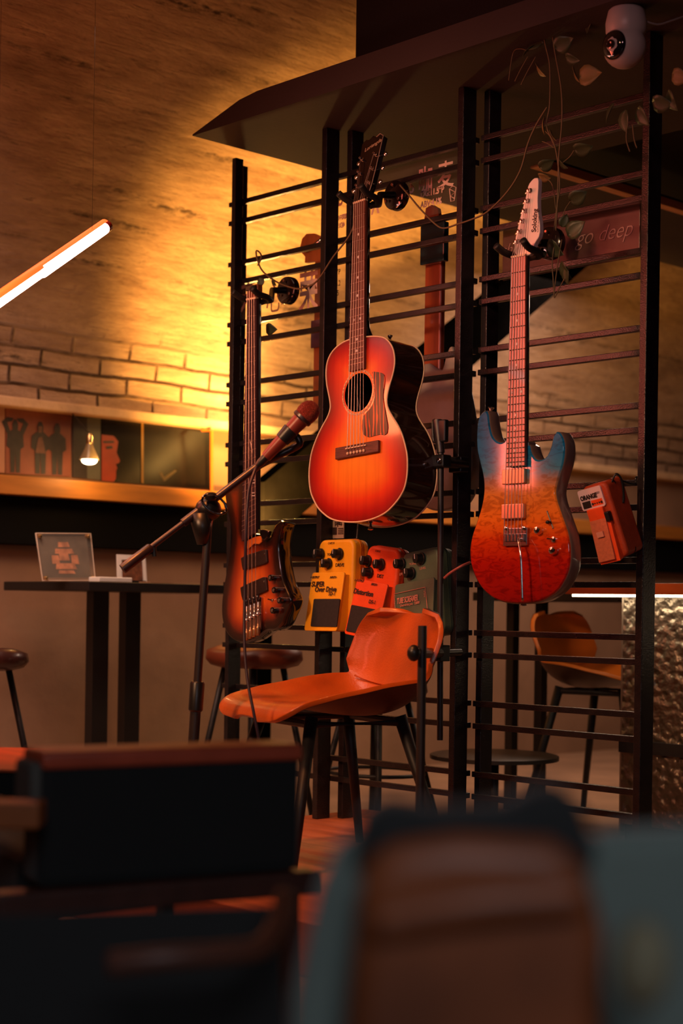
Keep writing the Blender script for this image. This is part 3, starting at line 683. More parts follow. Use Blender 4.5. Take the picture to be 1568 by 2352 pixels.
# ---------- bass (headless, fanned frets)
B = Fr((585, 688), (577, 1385), .835)
ba = thing('bass_guitar', 'headless dark-edged sunburst bass guitar hanging at the left end of the rack', 'guitar', M=B.M)
pts = [(378,900),(362,700),(366,480),(368,330),(330,276),(240,300),(165,345),(140,420),(165,600),(208,800),(222,950),(205,1100),(175,1300),(138,1500),(110,1700),(105,1880),(130,2020),(190,2130),(280,2195),(370,2212),(470,2180),(560,2120),(640,2065),(740,2055),(810,1990),(860,1880),(905,1780),(915,1700),(880,1610),(835,1500),(805,1380),(785,1250),(770,1100),(775,980),(800,860),(830,790),(800,785),(755,820),(715,890),(690,960),(640,1000),(590,960)]
bo = smooth_loop(B.crop(pts, 490, 1050, 5.227), .006)
M_bb = burst('tobacco_sunburst', [(0, srgb(22, 10, 8)), (.018, srgb(50, 18, 10)), (.045, srgb(150, 52, 16)), (.075, srgb(216, 96, 26)), (.12, srgb(226, 112, 34))], rough=.22)
mb = MB(); ed, lz = plate(mb, bo, 0, .009)
n = len(bo); o0 = len(mb.v); area = sum(bo[i - 1][0] * bo[i][1] - bo[i][0] * bo[i - 1][1] for i in range(n)); sg = -1 if area < 0 else 1
rings = [(0, 0), (.0035 * sg, .003), (.005 * sg, .008), (.005 * sg, .038), (.0025 * sg, .045), (0, .048)]
for off, y in rings: mb.v += [V((x, y, z)) for x, z in inset(bo, off)]
for j in range(len(rings) - 1):
    for i in range(n): mb.f.append([o0 + j * n + i, o0 + j * n + (i + 1) % n, o0 + (j + 1) * n + (i + 1) % n, o0 + (j + 1) * n + i]); mb.mi.append(0 if j == 0 else 1)
mb.f.append([o0 + 5 * n + i for i in range(n)]); mb.mi.append(1)
obj('body', mb, [M_bb, M_gloss], ba, attrs={'edge': ed + [0] * (len(mb.v) - len(ed))}, smooth='auto')
bc = lambda X_, Y_, y=0: B.pl(490 + X_ / 5.227, 1050 + Y_ / 5.227, y)
fe = bc(495, 955)[1]; WN, WE = .040, .060
def slant(t): return .10 - .46 * t          # fan of the frets along the neck (z change per x)
fb = MB(); s0, s1 = slant(0), slant(1)
def fpt(sx_, z, y, t): return V((sx_, y, z + slant(t) * sx_ * -1))
fb.add([V((-WN / 2, -.012, 0 + s0 * .02)), V((WN / 2, -.012, 0 - s0 * .02)), V((WE / 2, -.012, fe + .012)), V((-WE / 2, -.012, fe - .012)), V((-WN / 2, -.004, 0)), V((WN / 2, -.004, 0)), V((WE / 2, -.004, fe + .012)), V((-WE / 2, -.004, fe - .012))],
       [(0, 1, 2, 3), (4, 7, 6, 5), (0, 4, 5, 1), (1, 5, 6, 2), (2, 6, 7, 3), (3, 7, 4, 0)])
fbo = obj('fretboard', fb, M_ebony, ba)
for k in range(1, 25):
    z = fretpos(k, .835)
    if z < fe: break
    w_ = WN + (WE - WN) * z / fe; t = z / fe; s = slant(t)
    obj('fret', MB().tube([(-w_ / 2, -.012, z + s * w_ / 2), (w_ / 2, -.012, z - s * w_ / 2)], .0011, 6), M_steel, fbo)
for k, nn in ((15, 2), (17, 2), (19, 2)):
    z = (fretpos(k, .835) + fretpos(k - 1, .835)) / 2
    for j in range(nn): obj('side_inlay', MB().ext((.010, -.0128, z + .006 + j * .008), (.024, -.012, z + .008 + j * .008)), M_dot, fbo)
# geometric line inlay at the 12th fret
z12 = bc(0, 0)[1]; dx0, dz0 = B.pl(581, 1033)
dm = [(0, .028), (.010, .006), (.012, -.010), (0, -.028), (-.010, -.010), (-.011, .008)]
il = MB()
for i in range(6):
    for j in range(i + 1, 6):
        if (i + j) % 2 == 1 or j == i + 2:
            il.tube([(dx0 + dm[i][0], -.0125, dz0 + dm[i][1]), (dx0 + dm[j][0], -.0125, dz0 + dm[j][1])], .0006, 5)
obj('diamond_inlay', il, M_steel, fbo)
obj('neck', neck_mb(WN, WE, .012, fe + .02, -.004, .018), mat('dark_neck', (.03, .012, .01, 1)), ba, smooth='auto')
obj('neck_joint', MB().prism([bc(405, 1010), bc(470, 975), bc(520, 955), bc(590, 945), bc(588, 1020), bc(560, 1045), bc(500, 1040), bc(430, 1105), bc(408, 1090)], -.004, 0), mat('orange_joint', srgb(215, 110, 40), .35), ba, bevel=.001)
obj('nut', MB().ext((-WN / 2, -.015, -.002), (WN / 2, -.003, .003)), M_cream, ba)
obj('headpiece', MB().prism(rrect(-.021, .003, .021, .040, .006), -.008, .010), mat('head_wood', srgb(120, 60, 36), .4), ba, bevel=.002)
obj('string_clamp', MB().prism(rrect(-.019, .022, .019, .036, .003), -.018, -.008), ch, ba, bevel=.002)
M_pu = mat('matt_black_pickup', (.022, .010, .008, 1), .45, noise=.3, scale=50)
for q in ([(325,1210),(400,1172),(600,1110),(628,1110),(640,1260),(610,1280),(400,1345),(350,1358),(335,1300)], [(318,1565),(400,1522),(590,1440),(625,1440),(640,1600),(600,1622),(400,1710),(345,1718),(330,1660)]):
    pl_ = [bc(a, b, -.008) for a, b in q]
    pu = obj('pickup', MB().prism(pl_, -.008, 0), M_pu, ba, bevel=.002)
    sx_, sz_ = pl_[3]; obj('screw', MB()._lathe([(.0025, 0), (.002, .001)], (sx_ - .006, -.008, sz_ - .012), (0, -1, 0), 10, 0), M_chrome, pu)
for (X_, Y_) in ((705, 1450), (750, 1598), (815, 1720), (732, 1840)):
    x, z = bc(X_, Y_, -.01); kn = obj('control_knob', MB()._lathe([(.0085, 0), (.0085, .009), (.0095, .010), (.009, .018), (.006, .019)], (x, 0, z), (0, -1, 0), 20, 0), M_gloss, ba, smooth='auto')
    obj('knob_top', MB()._lathe([(.004, .0185), (.004, .0198)], (x, 0, z), (0, -1, 0), 16, 0), M_chrome, kn)
x, z = bc(690, 1718, -.006); obj('mini_switch', MB()._lathe([(.005, 0), (.004, .003)], (x, 0, z), (0, -1, 0), 12, 0).tube([(x, -.003, z), (x - .004, -.014, z + .003)], .0018, 8), M_chrome, ba)
for i in range(4):
    X0 = 400 + i * 46; zt_ = bc(X0, 1735 - i * 18, -.01); zm = bc(X0 + 4, 1960 - i * 25, -.01); zl = bc(X0 - 5 + 4, 2200 - i * 22, -.01); zk = bc(X0, 2095 - i * 20, -.01)
    bs = obj('bridge_unit', MB().ext((zm[0] - .007, -.007, zl[1] + .015), (zm[0] + .007, -.001, zt_[1])), ch, ba, bevel=.001)
    obj('saddle', MB().ball((zt_[0], -.012, zt_[1]), .0065, 10).ext((zt_[0] - .005, -.014, zt_[1] - .012), (zt_[0] + .005, -.006, zt_[1])), M_gloss, bs, smooth=True)
    obj('saddle_rod', MB().tube([(zm[0], -.012, zt_[1] - .008), (zm[0], -.012, zk[1])], .0018, 8).ball((zm[0], -.013, zm[1]), .006, 10), M_chrome, bs, smooth=True)
    obj('tail_tuner', MB()._lathe([(.0065, 0), (.0075, .004), (.0068, .008), (.0075, .012), (.0068, .016), (.0075, .020), (.006, .024)], (zk[0], -.011, zk[1]), (0, 0, -1), 16, 0), mat('copper_tuner', (.8, .42, .2, 1), .3, 1), bs, smooth='auto')
    x0 = -.0145 + .0095 * i; obj('string', MB().tube([V((x0, -.016, .030)), V((x0, -.0155, .001)), V((zt_[0], -.019, zt_[1] + .003)), V((zm[0], -.013, zm[1]))], .0013 - .00018 * i, 6), M_steel, ba)
hx = bc(325, 262, .02); obj('strap_button', MB()._lathe([(.004, -.006), (.0035, .004), (.007, .009), (.0075, .012), (.003, .013)], (hx[0], .022, hx[1] - .006), (.1, 0, 1), 14, 0), M_chrome, ba, smooth='auto')
hx = bc(645, 935, .0); obj('thumb_rest', MB().prism([bc(600, 870), bc(650, 868), bc(712, 890), bc(690, 960), bc(655, 1003), bc(625, 985), bc(600, 930)], -.014, -.001), M_gloss, ba, bevel=.003)
x, z = bc(930, 1885, .03); obj('output_jack', MB()._lathe([(.008, 0), (.008, .003), (.005, .0035), (.0048, .001)], (x - .002, .026, z), (.8, -.2, -.5), 16, 0), M_chrome, ba, smooth='auto')
hanger('black guitar hanger with a round three-screw plate holding the headless bass', B, (663, 668), .004)

# ================================================================== PEDAL-SHAPED BAGS
def arch_outline(w_, h, r, n=8):
    return rrect(-w_ / 2, 0, w_ / 2, h, r, n)
def hang_loop(b, fr, z, y0):
    p = fr.M @ V((0, y0, z)); zs = min((barz(k, l) for k in range(11) for l in (0, 1)), key=lambda q: abs(q - p.z - .02)); yb = YR + .058
    obj('hanging_loop', MB().tube(smooth3([p + V((0, .0, 0)), p + V((0, .02, .012)), V((p.x, yb - .014, zs - .004)), V((p.x, yb - .006, zs + .012)), V((p.x, yb + .012, zs + .012)), V((p.x, yb + .014, zs - .012))]), .003, 6), M_plastic, b, world=True, smooth=True)
def pedal_bag(label, fr, w_, H, hf, dep, cm, cdark, flapw, knobs, pad, words, ink, group='pedal-shaped bags'):
    """H total height (origin top centre, z down), hf: flap height"""
    b = thing('pedal_bag', label, 'bag', M=fr.M, group=group)
    top = rrect(-w_ / 2, -H + .01, w_ / 2, 0, .022, 6)
    body = MB(); y0 = .012
    body.prism(top, y0, y0 + dep)
    obj('bag_body', body, cm, b, bevel=.008, smooth='auto')
    for yy in (y0 + dep * .45, y0 + dep * .55):
        obj('zip_seam', MB().tube([V((x * 1.006, yy, z * 1.0 + .0008)) for x, z in (top + [top[0]])], .0012, 5, cap=False), cdark, b)
    fo = rrect(-flapw / 2 - .006, -H, flapw / 2 - .006, -H + hf, .006, 3)
    fl = MB(); n_ = len(fo)
    def fy(z): return -.028 + .022 * max(0, min(1, (z + H) / hf)) ** 1.5
    fl.v = [V((x, fy(z), z)) for x, z in fo] + [V((x, fy(z) + .006, z)) for x, z in fo]
    fl.f = [list(range(n_))[::-1], [n_ + i for i in range(n_)]] + [[i, (i + 1) % n_, n_ + (i + 1) % n_, n_ + i] for i in range(n_)]; fl.mi = [0] * len(fl.f)
    flap = obj('flap', fl, cm, b, bevel=.0015)
    gus = MB(); xr = flapw / 2 - .007
    gus.add([V((xr - .004, -.022, -H + .002)), V((xr - .004, .014, -H + .002)), V((xr - .004, .014, -H + hf - .006)), V((xr - .004, .0, -H + hf - .006)),
             V((xr, -.022, -H + .002)), V((xr, .014, -H + .002)), V((xr, .014, -H + hf - .006)), V((xr, .0, -H + hf - .006))],
            [(0, 1, 2, 3), (4, 7, 6, 5), (0, 4, 5, 1), (1, 5, 6, 2), (2, 6, 7, 3), (3, 7, 4, 0)])
    obj('gusset', gus, cm, b)
    bot = MB().ext((-flapw / 2 - .004, -.024, -H), (xr - .002, .02, -H + .006)); obj('bottom_panel', bot, cm, b, bevel=.002)
    sl = math.atan2(fy(-H + hf * .3) - fy(-H + .0), hf * .3)
    if pad:
        x0, x1, z0, z1 = pad
        pm = MB(); q = rrect(x0, z0, x1, z1, .003, 2); k_ = len(q)
        pm.v = [V((x, fy(z) - .0015, z)) for x, z in q] + [V((x, fy(z) + .001, z)) for x, z in q]
        pm.f = [list(range(k_))[::-1], [k_ + i for i in range(k_)]] + [[i, (i + 1) % k_, k_ + (i + 1) % k_, k_ + i] for i in range(k_)]; pm.mi = [0] * len(pm.f)
        obj('pad', pm, mat('black_rubber_pad', (.016, .012, .012, 1), .7, noise=.3, scale=120), flap)
    for x, z, r_ in knobs:
        kn = obj('knob', MB()._lathe([(r_ * 1.25, 0), (r_ * 1.25, .003), (r_, .004), (r_ * .95, .020), (r_ * .7, .021)], (x, y0, z), (-.25, -1, 0), 20, 0), M_plastic, b, smooth='auto')
        ax = V((-.25, -1, 0)).normalized(); tip_ = V((x, y0, z)) + ax * .0215
        obj('pointer', MB().ext(tip_ + V((-.0008, -.0003, -.001)), tip_ + V((.0008, .001, r_ * .9))), M_dot, kn)
    for t_ in words:
        body_, size, x, z = t_[:4]; kw = t_[4] if len(t_) > 4 else {}
        onf = z < -H + hf
        yy = (fy(z + size * .35) - .0008) if onf else y0 - .0008
        par = flap if onf else b
        kw = dict(kw); m_ = kw.pop('m', ink); o_ = text(body_, size, m_, par, x, z, yy, **kw)
        if onf:
            s_ = (fy(z + .01) - fy(z - .01)) / .02; o_.matrix_basis = Matrix.Translation((x, yy - .0006, z)) @ Matrix.Rotation(kw.get('rot', 0), 4, 'Y') @ Matrix.Rotation(math.pi / 2 - math.atan(s_), 4, 'X') @ Matrix.Diagonal((kw.get('sx', 1), 1, 1, 1))
    hang_loop(b, fr, -.012, dep + .01)
    return b, flap, fy
INK = mat('bag_ink', (.02, .008, .006, 1), .6)
def bagloc(fr, X0, Y0, k): return lambda a, b, y=0: fr.pl(X0 + a / k, Y0 + b / k, y)
YEL = mat('yellow_leatherette', srgb(250, 176, 30), .45, noise=.06, scale=30, bump=.12, bscale=350)
YELD = mat('yellow_piping', srgb(190, 110, 20), .5)
S1 = Fr((764, 1238), (757, 1450), .235 * 1.065, slope=-.01, pslope=(757, 1350)).scaled(1.065); c1 = bagloc(S1, 690, 1180, 3.733)
def KN(c, l): return [(c(a, b, .012)[0], c(a, b, .012)[1], r) for a, b, r in l]
hk = lambda c, a: c(*a)[1]
w1 = abs(c1(125, 300, .012)[0] - c1(430, 300, .012)[0]); fw1 = abs(c1(75, 700, -.02)[0] - c1(352, 700, -.02)[0])
H1 = .235
def W(c, body_, size, a, b_, y=-.01, **kw): p = c(a, b_, y); return (body_, size, p[0], p[1], kw)
z505 = c1(200, 505, 0)[1]
b1, f1, fy1 = pedal_bag('yellow pedal-shaped bag lettered SUPER Over Drive hanging below the acoustic guitar', S1, w1, H1, H1 + z505, .055, YEL, YELD, fw1,
    KN(c1, [(178, 348, .0125), (338, 345, .0125), (245, 428, .0115)]),
    (c1(88, 800, -.03)[0], c1(312, 800, -.03)[0], c1(200, 968, -.03)[1], c1(200, 728, -.03)[1]),
    [W(c1, 'CHECK', .0075, 235, 262, .012, shear=.2), W(c1, 'TONE', .0085, 230, 360, .012, bold=.0002), W(c1, 'LEVEL', .0095, 163, 458, .012, sx=.8, bold=.0002), W(c1, 'DRIVE', .0125, 300, 455, .012, sx=.95, bold=.0003),
     W(c1, '\u2190OUTPUT', .0085, 82, 555, sx=.8, shear=.2, bold=.0002), W(c1, 'INPUT\u2190', .0085, 250, 555, sx=.8, shear=.2, bold=.0002),
     W(c1, 'SUPER', .0185, 96, 624, -.012, sx=.92, bold=.0005), W(c1, 'Over Drive', .0185, 122, 668, -.015, sx=.92, bold=.0005), W(c1, 'SD-1', .013, 240, 700, -.017, sx=.95, bold=.0003)], INK)
ORG = mat('orange_leatherette', srgb(244, 82, 26), .45, noise=.08, scale=30, bump=.12, bscale=350)
ORGD = mat('orange_piping', srgb(170, 50, 16), .5)
S2 = Fr((873, 1256), (848, 1460), .22 * 1.08, slope=.19, pslope=(850, 1370)).scaled(1.08); c2 = bagloc(S2, 690, 1180, 3.733)
w2 = .115; z2 = c2(560, 570, 0)[1]; H2 = .225
b2, f2, fy2 = pedal_bag('orange pedal-shaped bag lettered Distortion beside the yellow one', S2, w2, H2, H2 + z2, .045, ORG, ORGD, .108,
    KN(c2, [(580, 405, .012), (695, 435, .012), (595, 505, .0115)]),
    (-.054, .030, -H2 + .008, c2(540, 800, -.02)[1]),
    [W(c2, 'CHECK', .007, 640, 325, .012, shear=.2, sx=.8), W(c2, 'LO', .008, 625, 430, .012, sx=.8), W(c2, 'DIST', .0125, 655, 545, .012, sx=.9, bold=.0003),
     W(c2, '\u2190OUTPUT', .0085, 455, 575, sx=.8, shear=.2, bold=.0002), W(c2, 'INPUT\u2190', .0085, 600, 612, sx=.7, shear=.2, bold=.0002),
     W(c2, 'Distortion', .0185, 455, 680, -.012, sx=.88, bold=.0005), W(c2, 'DS-1', .0125, 583, 765, -.017, sx=.95, bold=.0003)], INK)
GRN = mat('grey_green_leatherette', srgb(84, 104, 84), .5, noise=.1, scale=30, bump=.12, bscale=350)
GRND = mat('green_piping', srgb(50, 66, 56), .5)
PNK = mat('pink_print', srgb(220, 150, 130), .6)
S3 = Fr((955, 1262), (968, 1470), .225 * 1.045, slope=-.19, pslope=(952, 1360)).scaled(1.045); c3 = bagloc(S3, 690, 1180, 3.733)
w3 = .128; z3 = c3(930, 590, 0)[1]; H3 = .225
b3, f3, fy3 = pedal_bag('grey-green pedal-shaped bag lettered TUBE SCREAMER hanging behind the orange chair back', S3, w3, H3, H3 + z3, .060, GRN, GRND, .134,
    KN(c3, [(870, 430, .0125), (1040, 385, .0125), (955, 510, .0125)]), None,
    [W(c3, 'TONE', .0085, 935, 445, .012, m=PNK), W(c3, 'LEVEL', .0085, 1022, 482, .012, m=PNK), W(c3, 'DRIVE', .0085, 850, 530, .012, m=PNK),
     W(c3, 'TUBE SCREAMER', .021, 830, 775, -.014, sx=.46, bold=.0006, m=PNK), W(c3, 'Overdrive pro  TS808', .0095, 858, 800, -.016, sx=.78, bold=.0001, m=PNK),
     W(c3, 'OUTPUT', .0065, 818, 775, -.014, rot=-1.45, sx=.9, m=PNK), W(c3, 'INPUT', .0065, 1078, 716, -.012, rot=-1.5, sx=.9, m=PNK)], INK)
fp = [c3(a, b_, -.014) for a, b_ in ((828, 840), (798, 688), (1062, 630), (1108, 830))]
obj('printed_frame', MB().tube([V((x, fy3(z) - .001, z)) for x, z in fp], .0010, 4), PNK, f3)
# brown amplifier bag at the right
S4 = Fr((1358, 1118), (1412, 1290), .205 * .872, slope=-.27, pslope=(1370, 1160)).scaled(.872); q4 = lambda a, b_, y=0: S4.pl(1290 + a / 7.467, 1050 + b_ / 7.467, y)
BRN = mat('amp_bag_tolex', srgb(176, 62, 24), .55, noise=.2, scale=30, bump=.2, bscale=300); BRN2 = mat('amp_bag_flap_cloth', srgb(206, 108, 72), .7, noise=.12, scale=120, bump=.2, bscale=500)
ob = thing('amplifier_bag', 'orange-brown amplifier-shaped bag with a white lettered patch beside the electric guitar', 'bag', M=S4.M)
loc = lambda l, y: [q4(a, b_, y) for a, b_ in l]
bodyo = loc([(245,540),(300,480),(480,385),(600,400),(690,430),(740,520),(830,850),(960,1180),(1000,1560),(960,1690),(700,1760),(620,1740),(480,1420),(300,900)], 0)
xs = [p[0] for p in bodyo]; zs = [p[1] for p in bodyo]
bw0, bw1, bz0, bz1 = -.037, .043, -.200, .004
obj('bag_body', MB().prism(rrect(bw0, bz0, bw1, bz1, .016, 6), .004, .085), BRN, ob, bevel=.008, smooth='auto')
pt = rrect(q4(262, 600)[0], q4(560, 880)[1], q4(650, 490)[0], q4(420, 545)[1], .006, 4)
px0, px1 = min(p[0] for p in pt), max(p[0] for p in pt); pz0, pz1 = min(p[1] for p in pt), max(p[1] for p in pt)
pch = obj('white_patch', MB().prism(pt, -.0005, .006), mat('patch_white', srgb(226, 196, 200), .6), ob)
pw = px1 - px0; ph = pz1 - pz0
text('ORANGE', .0165, INK, pch, px0 + .004, pz0 + ph * .50, -.0012, bold=.0011, sx=.78)
text('MODULE A\n   VERSION', .0032, INK, pch, px0 + pw * .70, pz0 + ph * .70, -.0012)
obj('amp_print', MB().ext((px0 + pw * .45, -.0012, pz0 + ph * .10), (px0 + pw * .93, 0, pz0 + ph * .40)), ORG, pch)
obj('cabinet_print', MB().ext((px0 + pw * .07, -.0012, pz0 + ph * .08), (px0 + pw * .42, 0, pz0 + ph * .42)), INK, pch)
km = MB()
for i, r_ in enumerate((.0034, .0022, .0022, .0024, .0036)): km._lathe([(r_, 0), (r_, .0006)], (px0 + pw * (.50 + .095 * i), -.0012, pz0 + ph * .22), (0, -1, 0), 12, 0)
obj('knob_print', km, INK, pch)
fz1 = q4(500, 1100, -.01)[1]
fl = MB(); fx0, fx1 = -.034, .018
obj('upper_strap', MB().ext((fx0, -.008, fz1 - .004), (fx1, .006, pz0 + .001)), ORG, ob, bevel=.003)
flo = obj('flap', MB().add([V((fx0, -.008, fz1)), V((fx1, -.008, fz1)), V((fx1, -.022, bz0 + .004)), V((fx0, -.022, bz0 + .004)), V((fx0, -.001, fz1)), V((fx1, -.001, fz1)), V((fx1, -.014, bz0 + .004)), V((fx0, -.014, bz0 + .004))],
    [(0, 1, 2, 3), (4, 7, 6, 5), (0, 4, 5, 1), (1, 5, 6, 2), (2, 6, 7, 3), (3, 7, 4, 0)]), BRN2, ob, bevel=.001)
obj('flap_tab', MB().ext((-.017, -.019, -.132), (.004, -.014, -.118)), mat('pale_tab', srgb(228, 150, 125), .6), flo)
obj('front_pocket', MB().add([V((fx0 - .002, .004, fz1)), V((fx1 + .010, .004, fz1)), V((fx1 + .010, .004, bz0)), V((fx0 - .002, .004, bz0)), V((fx0 - .002, -.004, fz1)), V((fx1 + .010, -.004, fz1)), V((fx1 + .010, -.015, bz0 - .004)), V((fx0 - .002, -.015, bz0 - .004))],
    [(0, 1, 2, 3), (4, 7, 6, 5), (0, 4, 5, 1), (1, 5, 6, 2), (2, 6, 7, 3), (3, 7, 4, 0)]), ORG, ob, bevel=.002)
obj('buckle', MB().ext((fx1 + .001, -.012, fz1 - .012), (fx1 + .015, .004, fz1 + .014)), M_plastic, ob, bevel=.003)
obj('zip_seam', MB().tube([V((x * 1.004, .045, z)) for x, z in rrect(bw0, bz0, bw1 + .0005, bz1 + .0005, .016, 6)], .0013, 5), M_plastic, ob)
obj('carry_loop', MB().tube(smooth3([(bw1 - .004, .035, bz1 - .01), (bw1 + .010, .045, bz1 + .008), (bw1 + .014, .055, bz1 - .01), (bw1 + .008, .055, bz1 - .045), (bw1 + .001, .05, bz1 - .07)]), .003, 6), M_plastic, ob, smooth=True)

hang_loop(ob, S4, -.01, .08)
# ================================================================== CHAIRS AND STOOLS
def chair_shell_mesh():
    prof = smooth3([(.238, 0, -.030), (.222, 0, -.010), (.18, 0, .004), (.10, 0, -.002), (0, 0, -.018), (-.10, 0, -.022), (-.165, 0, -.002), (-.200, 0, .045), (-.222, 0, .105), (-.240, 0, .155), (-.255, 0, .208)], 4)
    n = len(prof); mb = MB(); NU = 20
    for i, p in enumerate(prof):
        v = i / (n - 1)
        w_ = .205
        if v < .24: w_ *= (max(.0, 1 - ((.24 - v) / .24) ** 2.4)) ** .5 * .70 + .30
        if v > .86: w_ *= math.sqrt(max(0, 1 - ((v - .86) / .14) ** 2.6)) * .50 + .50
        w_ *= 1 - .10 * math.exp(-((v - .62) / .09) ** 2)
        curl = .078 * math.exp(-((v - .50) / .20) ** 2)
        wrap = .055 * max(0, min(1, (v - .55) / .2))
        for k in range(NU + 1):
            u = -1 + 2 * k / NU; c = abs(u) ** 2.6
            drop = 0 * -.03 * abs(u) ** 3 if v < .12 else 0
            mb.v.append(V(((p.x + wrap * c) * .93, w_ * u * .96, p.z + curl * c - .012 * abs(u) ** 3 * max(0, 1 - v / .3) + drop * (1 - v / .12 if v < .12 else 0))))
    for i in range(n - 1):
        for k in range(NU): mb.f.append([i * (NU + 1) + k, (i + 1) * (NU + 1) + k, (i + 1) * (NU + 1) + k + 1, i * (NU + 1) + k + 1]); mb.mi.append(0)
    return mb
SHELL_MB = chair_shell_mesh()
def shell_chair(label, loc, fwd, seat_z, m, m2=M_under, group='leather shell chairs'):
    ang = math.atan2(fwd.y, fwd.x); M = Matrix.Translation((loc[0], loc[1], loc[2])) @ Matrix.Rotation(ang, 4, 'Z')
    t = thing('shell_chair', label, 'chair', M=M, group=group)
    mb = MB(); h = seat_z - loc[2]; mb.v = [p + V((0, 0, h)) for p in SHELL_MB.v]; mb.f = SHELL_MB.f; mb.mi = SHELL_MB.mi
    me_o = obj('seat_shell', mb, [m2, m], t, smooth=True)
    md = me_o.modifiers.new('th', 'SOLIDIFY'); md.thickness = .013; md.offset = 1; md.material_offset = 1; md.material_offset_rim = 1
    # make sure the leather side looks up and inwards
    md2 = me_o.modifiers.new('b', 'BEVEL'); md2.width = .006; md2.segments = 3; md2.limit_method = 'ANGLE'; md2.angle_limit = .9
    st_ = MB()
    for y0 in (-.148, .148):
        pass
    k0 = [V((-.183, -.15 + .30 * i / 30, h + .040 + .02 * abs(-1 + 2 * i / 30) ** 2.6)) for i in range(31)]
    obj('seam', MB().tube([p + V((.006 + .03 * (abs(-1 + 2 * i / 30)) ** 2.6, 0, -.008)) for i, p in enumerate(k0)], .0022, 5), m, me_o, smooth=True)
    fr_ = MB().tube([(.12, -.13, h - .045), (.12, .13, h - .045), (-.12, .13, h - .045), (-.12, -.13, h - .045), (.12, -.13, h - .045)], .009, 8)
    obj('seat_frame', fr_, M_black, t)
    for sx_ in (1, -1):
        for sy in (1, -1):
            obj('leg', MB().tube([(sx_ * .115, sy * .125, h - .030), (sx_ * .20, sy * .205, .0)], [.015, .010], 12), M_black, t, smooth=True)
    return t
fwd = (-R * .88 - F * .48).normalized()
cpos = atD(762, 1392, 3.78)
shell_chair('glossy orange leather shell chair with black legs in front of the hanging bags', (cpos.x, cpos.y, ZP), fwd, .478, M_leather)
fwd = (R * .80 - F * .60).normalized(); cpos = atD(1400, 1392, 5.35)
shell_chair('amber leather shell chair standing behind the rack beside the lit counter', (cpos.x, cpos.y, 0), fwd, .475, M_leather2)

def make_stool(label, px, d, hz, m):
    p = atD(px, 1392, d); t = thing('stool', label, 'stool', (p.x, p.y, 0), group='saddle stools by the wall')
    mb = MB(); seg = 28
    for (r, z) in ((.02, .0), (.12, .001), (.155, .010), (.172, .028), (.168, .048), (.13, .060), (.02, .058)):
        for k in range(seg):
            a = 2 * math.pi * k / seg; mb.v.append(V((r * math.cos(a), r * math.sin(a) * .82, hz - .06 + z + (.012 * (math.cos(a) ** 2) if z > .03 else 0))))
    for i in range(6):
        for k in range(seg): mb.f.append([i * seg + k, i * seg + (k + 1) % seg, (i + 1) * seg + (k + 1) % seg, (i + 1) * seg + k]); mb.mi.append(0)
    mb.f += [list(range(seg))[::-1], [6 * seg + k for k in range(seg)]]; mb.mi += [0, 0]
    obj('seat', mb, m, t, smooth=True)
    for a in (45, 135, 225, 315):
        c_, s_ = math.cos(math.radians(a)), math.sin(math.radians(a))
        obj('leg', MB().tube([(.10 * c_, .085 * s_, hz - .055), (.21 * c_, .19 * s_, 0)], .010, 10), M_black, t, smooth=True)
    k_ = .55; q = [(.10 + .11 * k_) , (.085 + .105 * k_)]
    obj('foot_ring', MB().tube([(q[0] * math.cos(a), q[1] * math.sin(a), (hz - .055) * (1 - k_)) for a in [2 * math.pi * i / 24 for i in range(25)]], .006, 8, cap=False), M_black, t, smooth=True)
    return t
M_dkleather = mat('dark_brown_leather', srgb(60, 30, 26), .35, noise=.2, coat=.3)
make_stool('dark brown stool cut off by the left edge beside the wall table', -45, 5.0, .545, M_dkleather)
make_stool('brown stool behind the headless bass and the microphone stand', 585, 5.1, .560, M_leather3)
make_stool('stool behind the rack, hidden but for its legs behind the orange chair', 868, 5.0, .47, M_dkleather)

# ================================================================== WALL TABLE, ITS THINGS, WALL POSTERS
TZ = .766
M_dktop = mat('black_table_laminate', (.014, .011, .010, 1), .45)
xa, xb = -4.72, -4.22
ya = onX(8, 1342, xa).y; yb = onX(575, 1342, xb).y
tb = thing('bar_table', 'black wall table with two flat legs carrying the framed sign', 'table', ((xa + xb) / 2, (ya + yb) / 2, 0))
obj('tabletop', MB().ext((xa, ya, TZ - .030), (xb, yb, TZ)), M_dktop, tb, world=True, bevel=.003)
for a_, b_ in ((213, 249), (288, 322)):
    pa = onX(a_, 1500, xb - .16); pb = onX(b_, 1500, xb - .16)
    obj('leg', MB().ext((xb - .20, pa.y, 0), (xb - .16, pb.y, TZ - .03)), M_dktop, tb, world=True)
def upright(px0, py0, px1, py1, X_): return onX(px0, py0, X_), onX(px1, py1, X_)
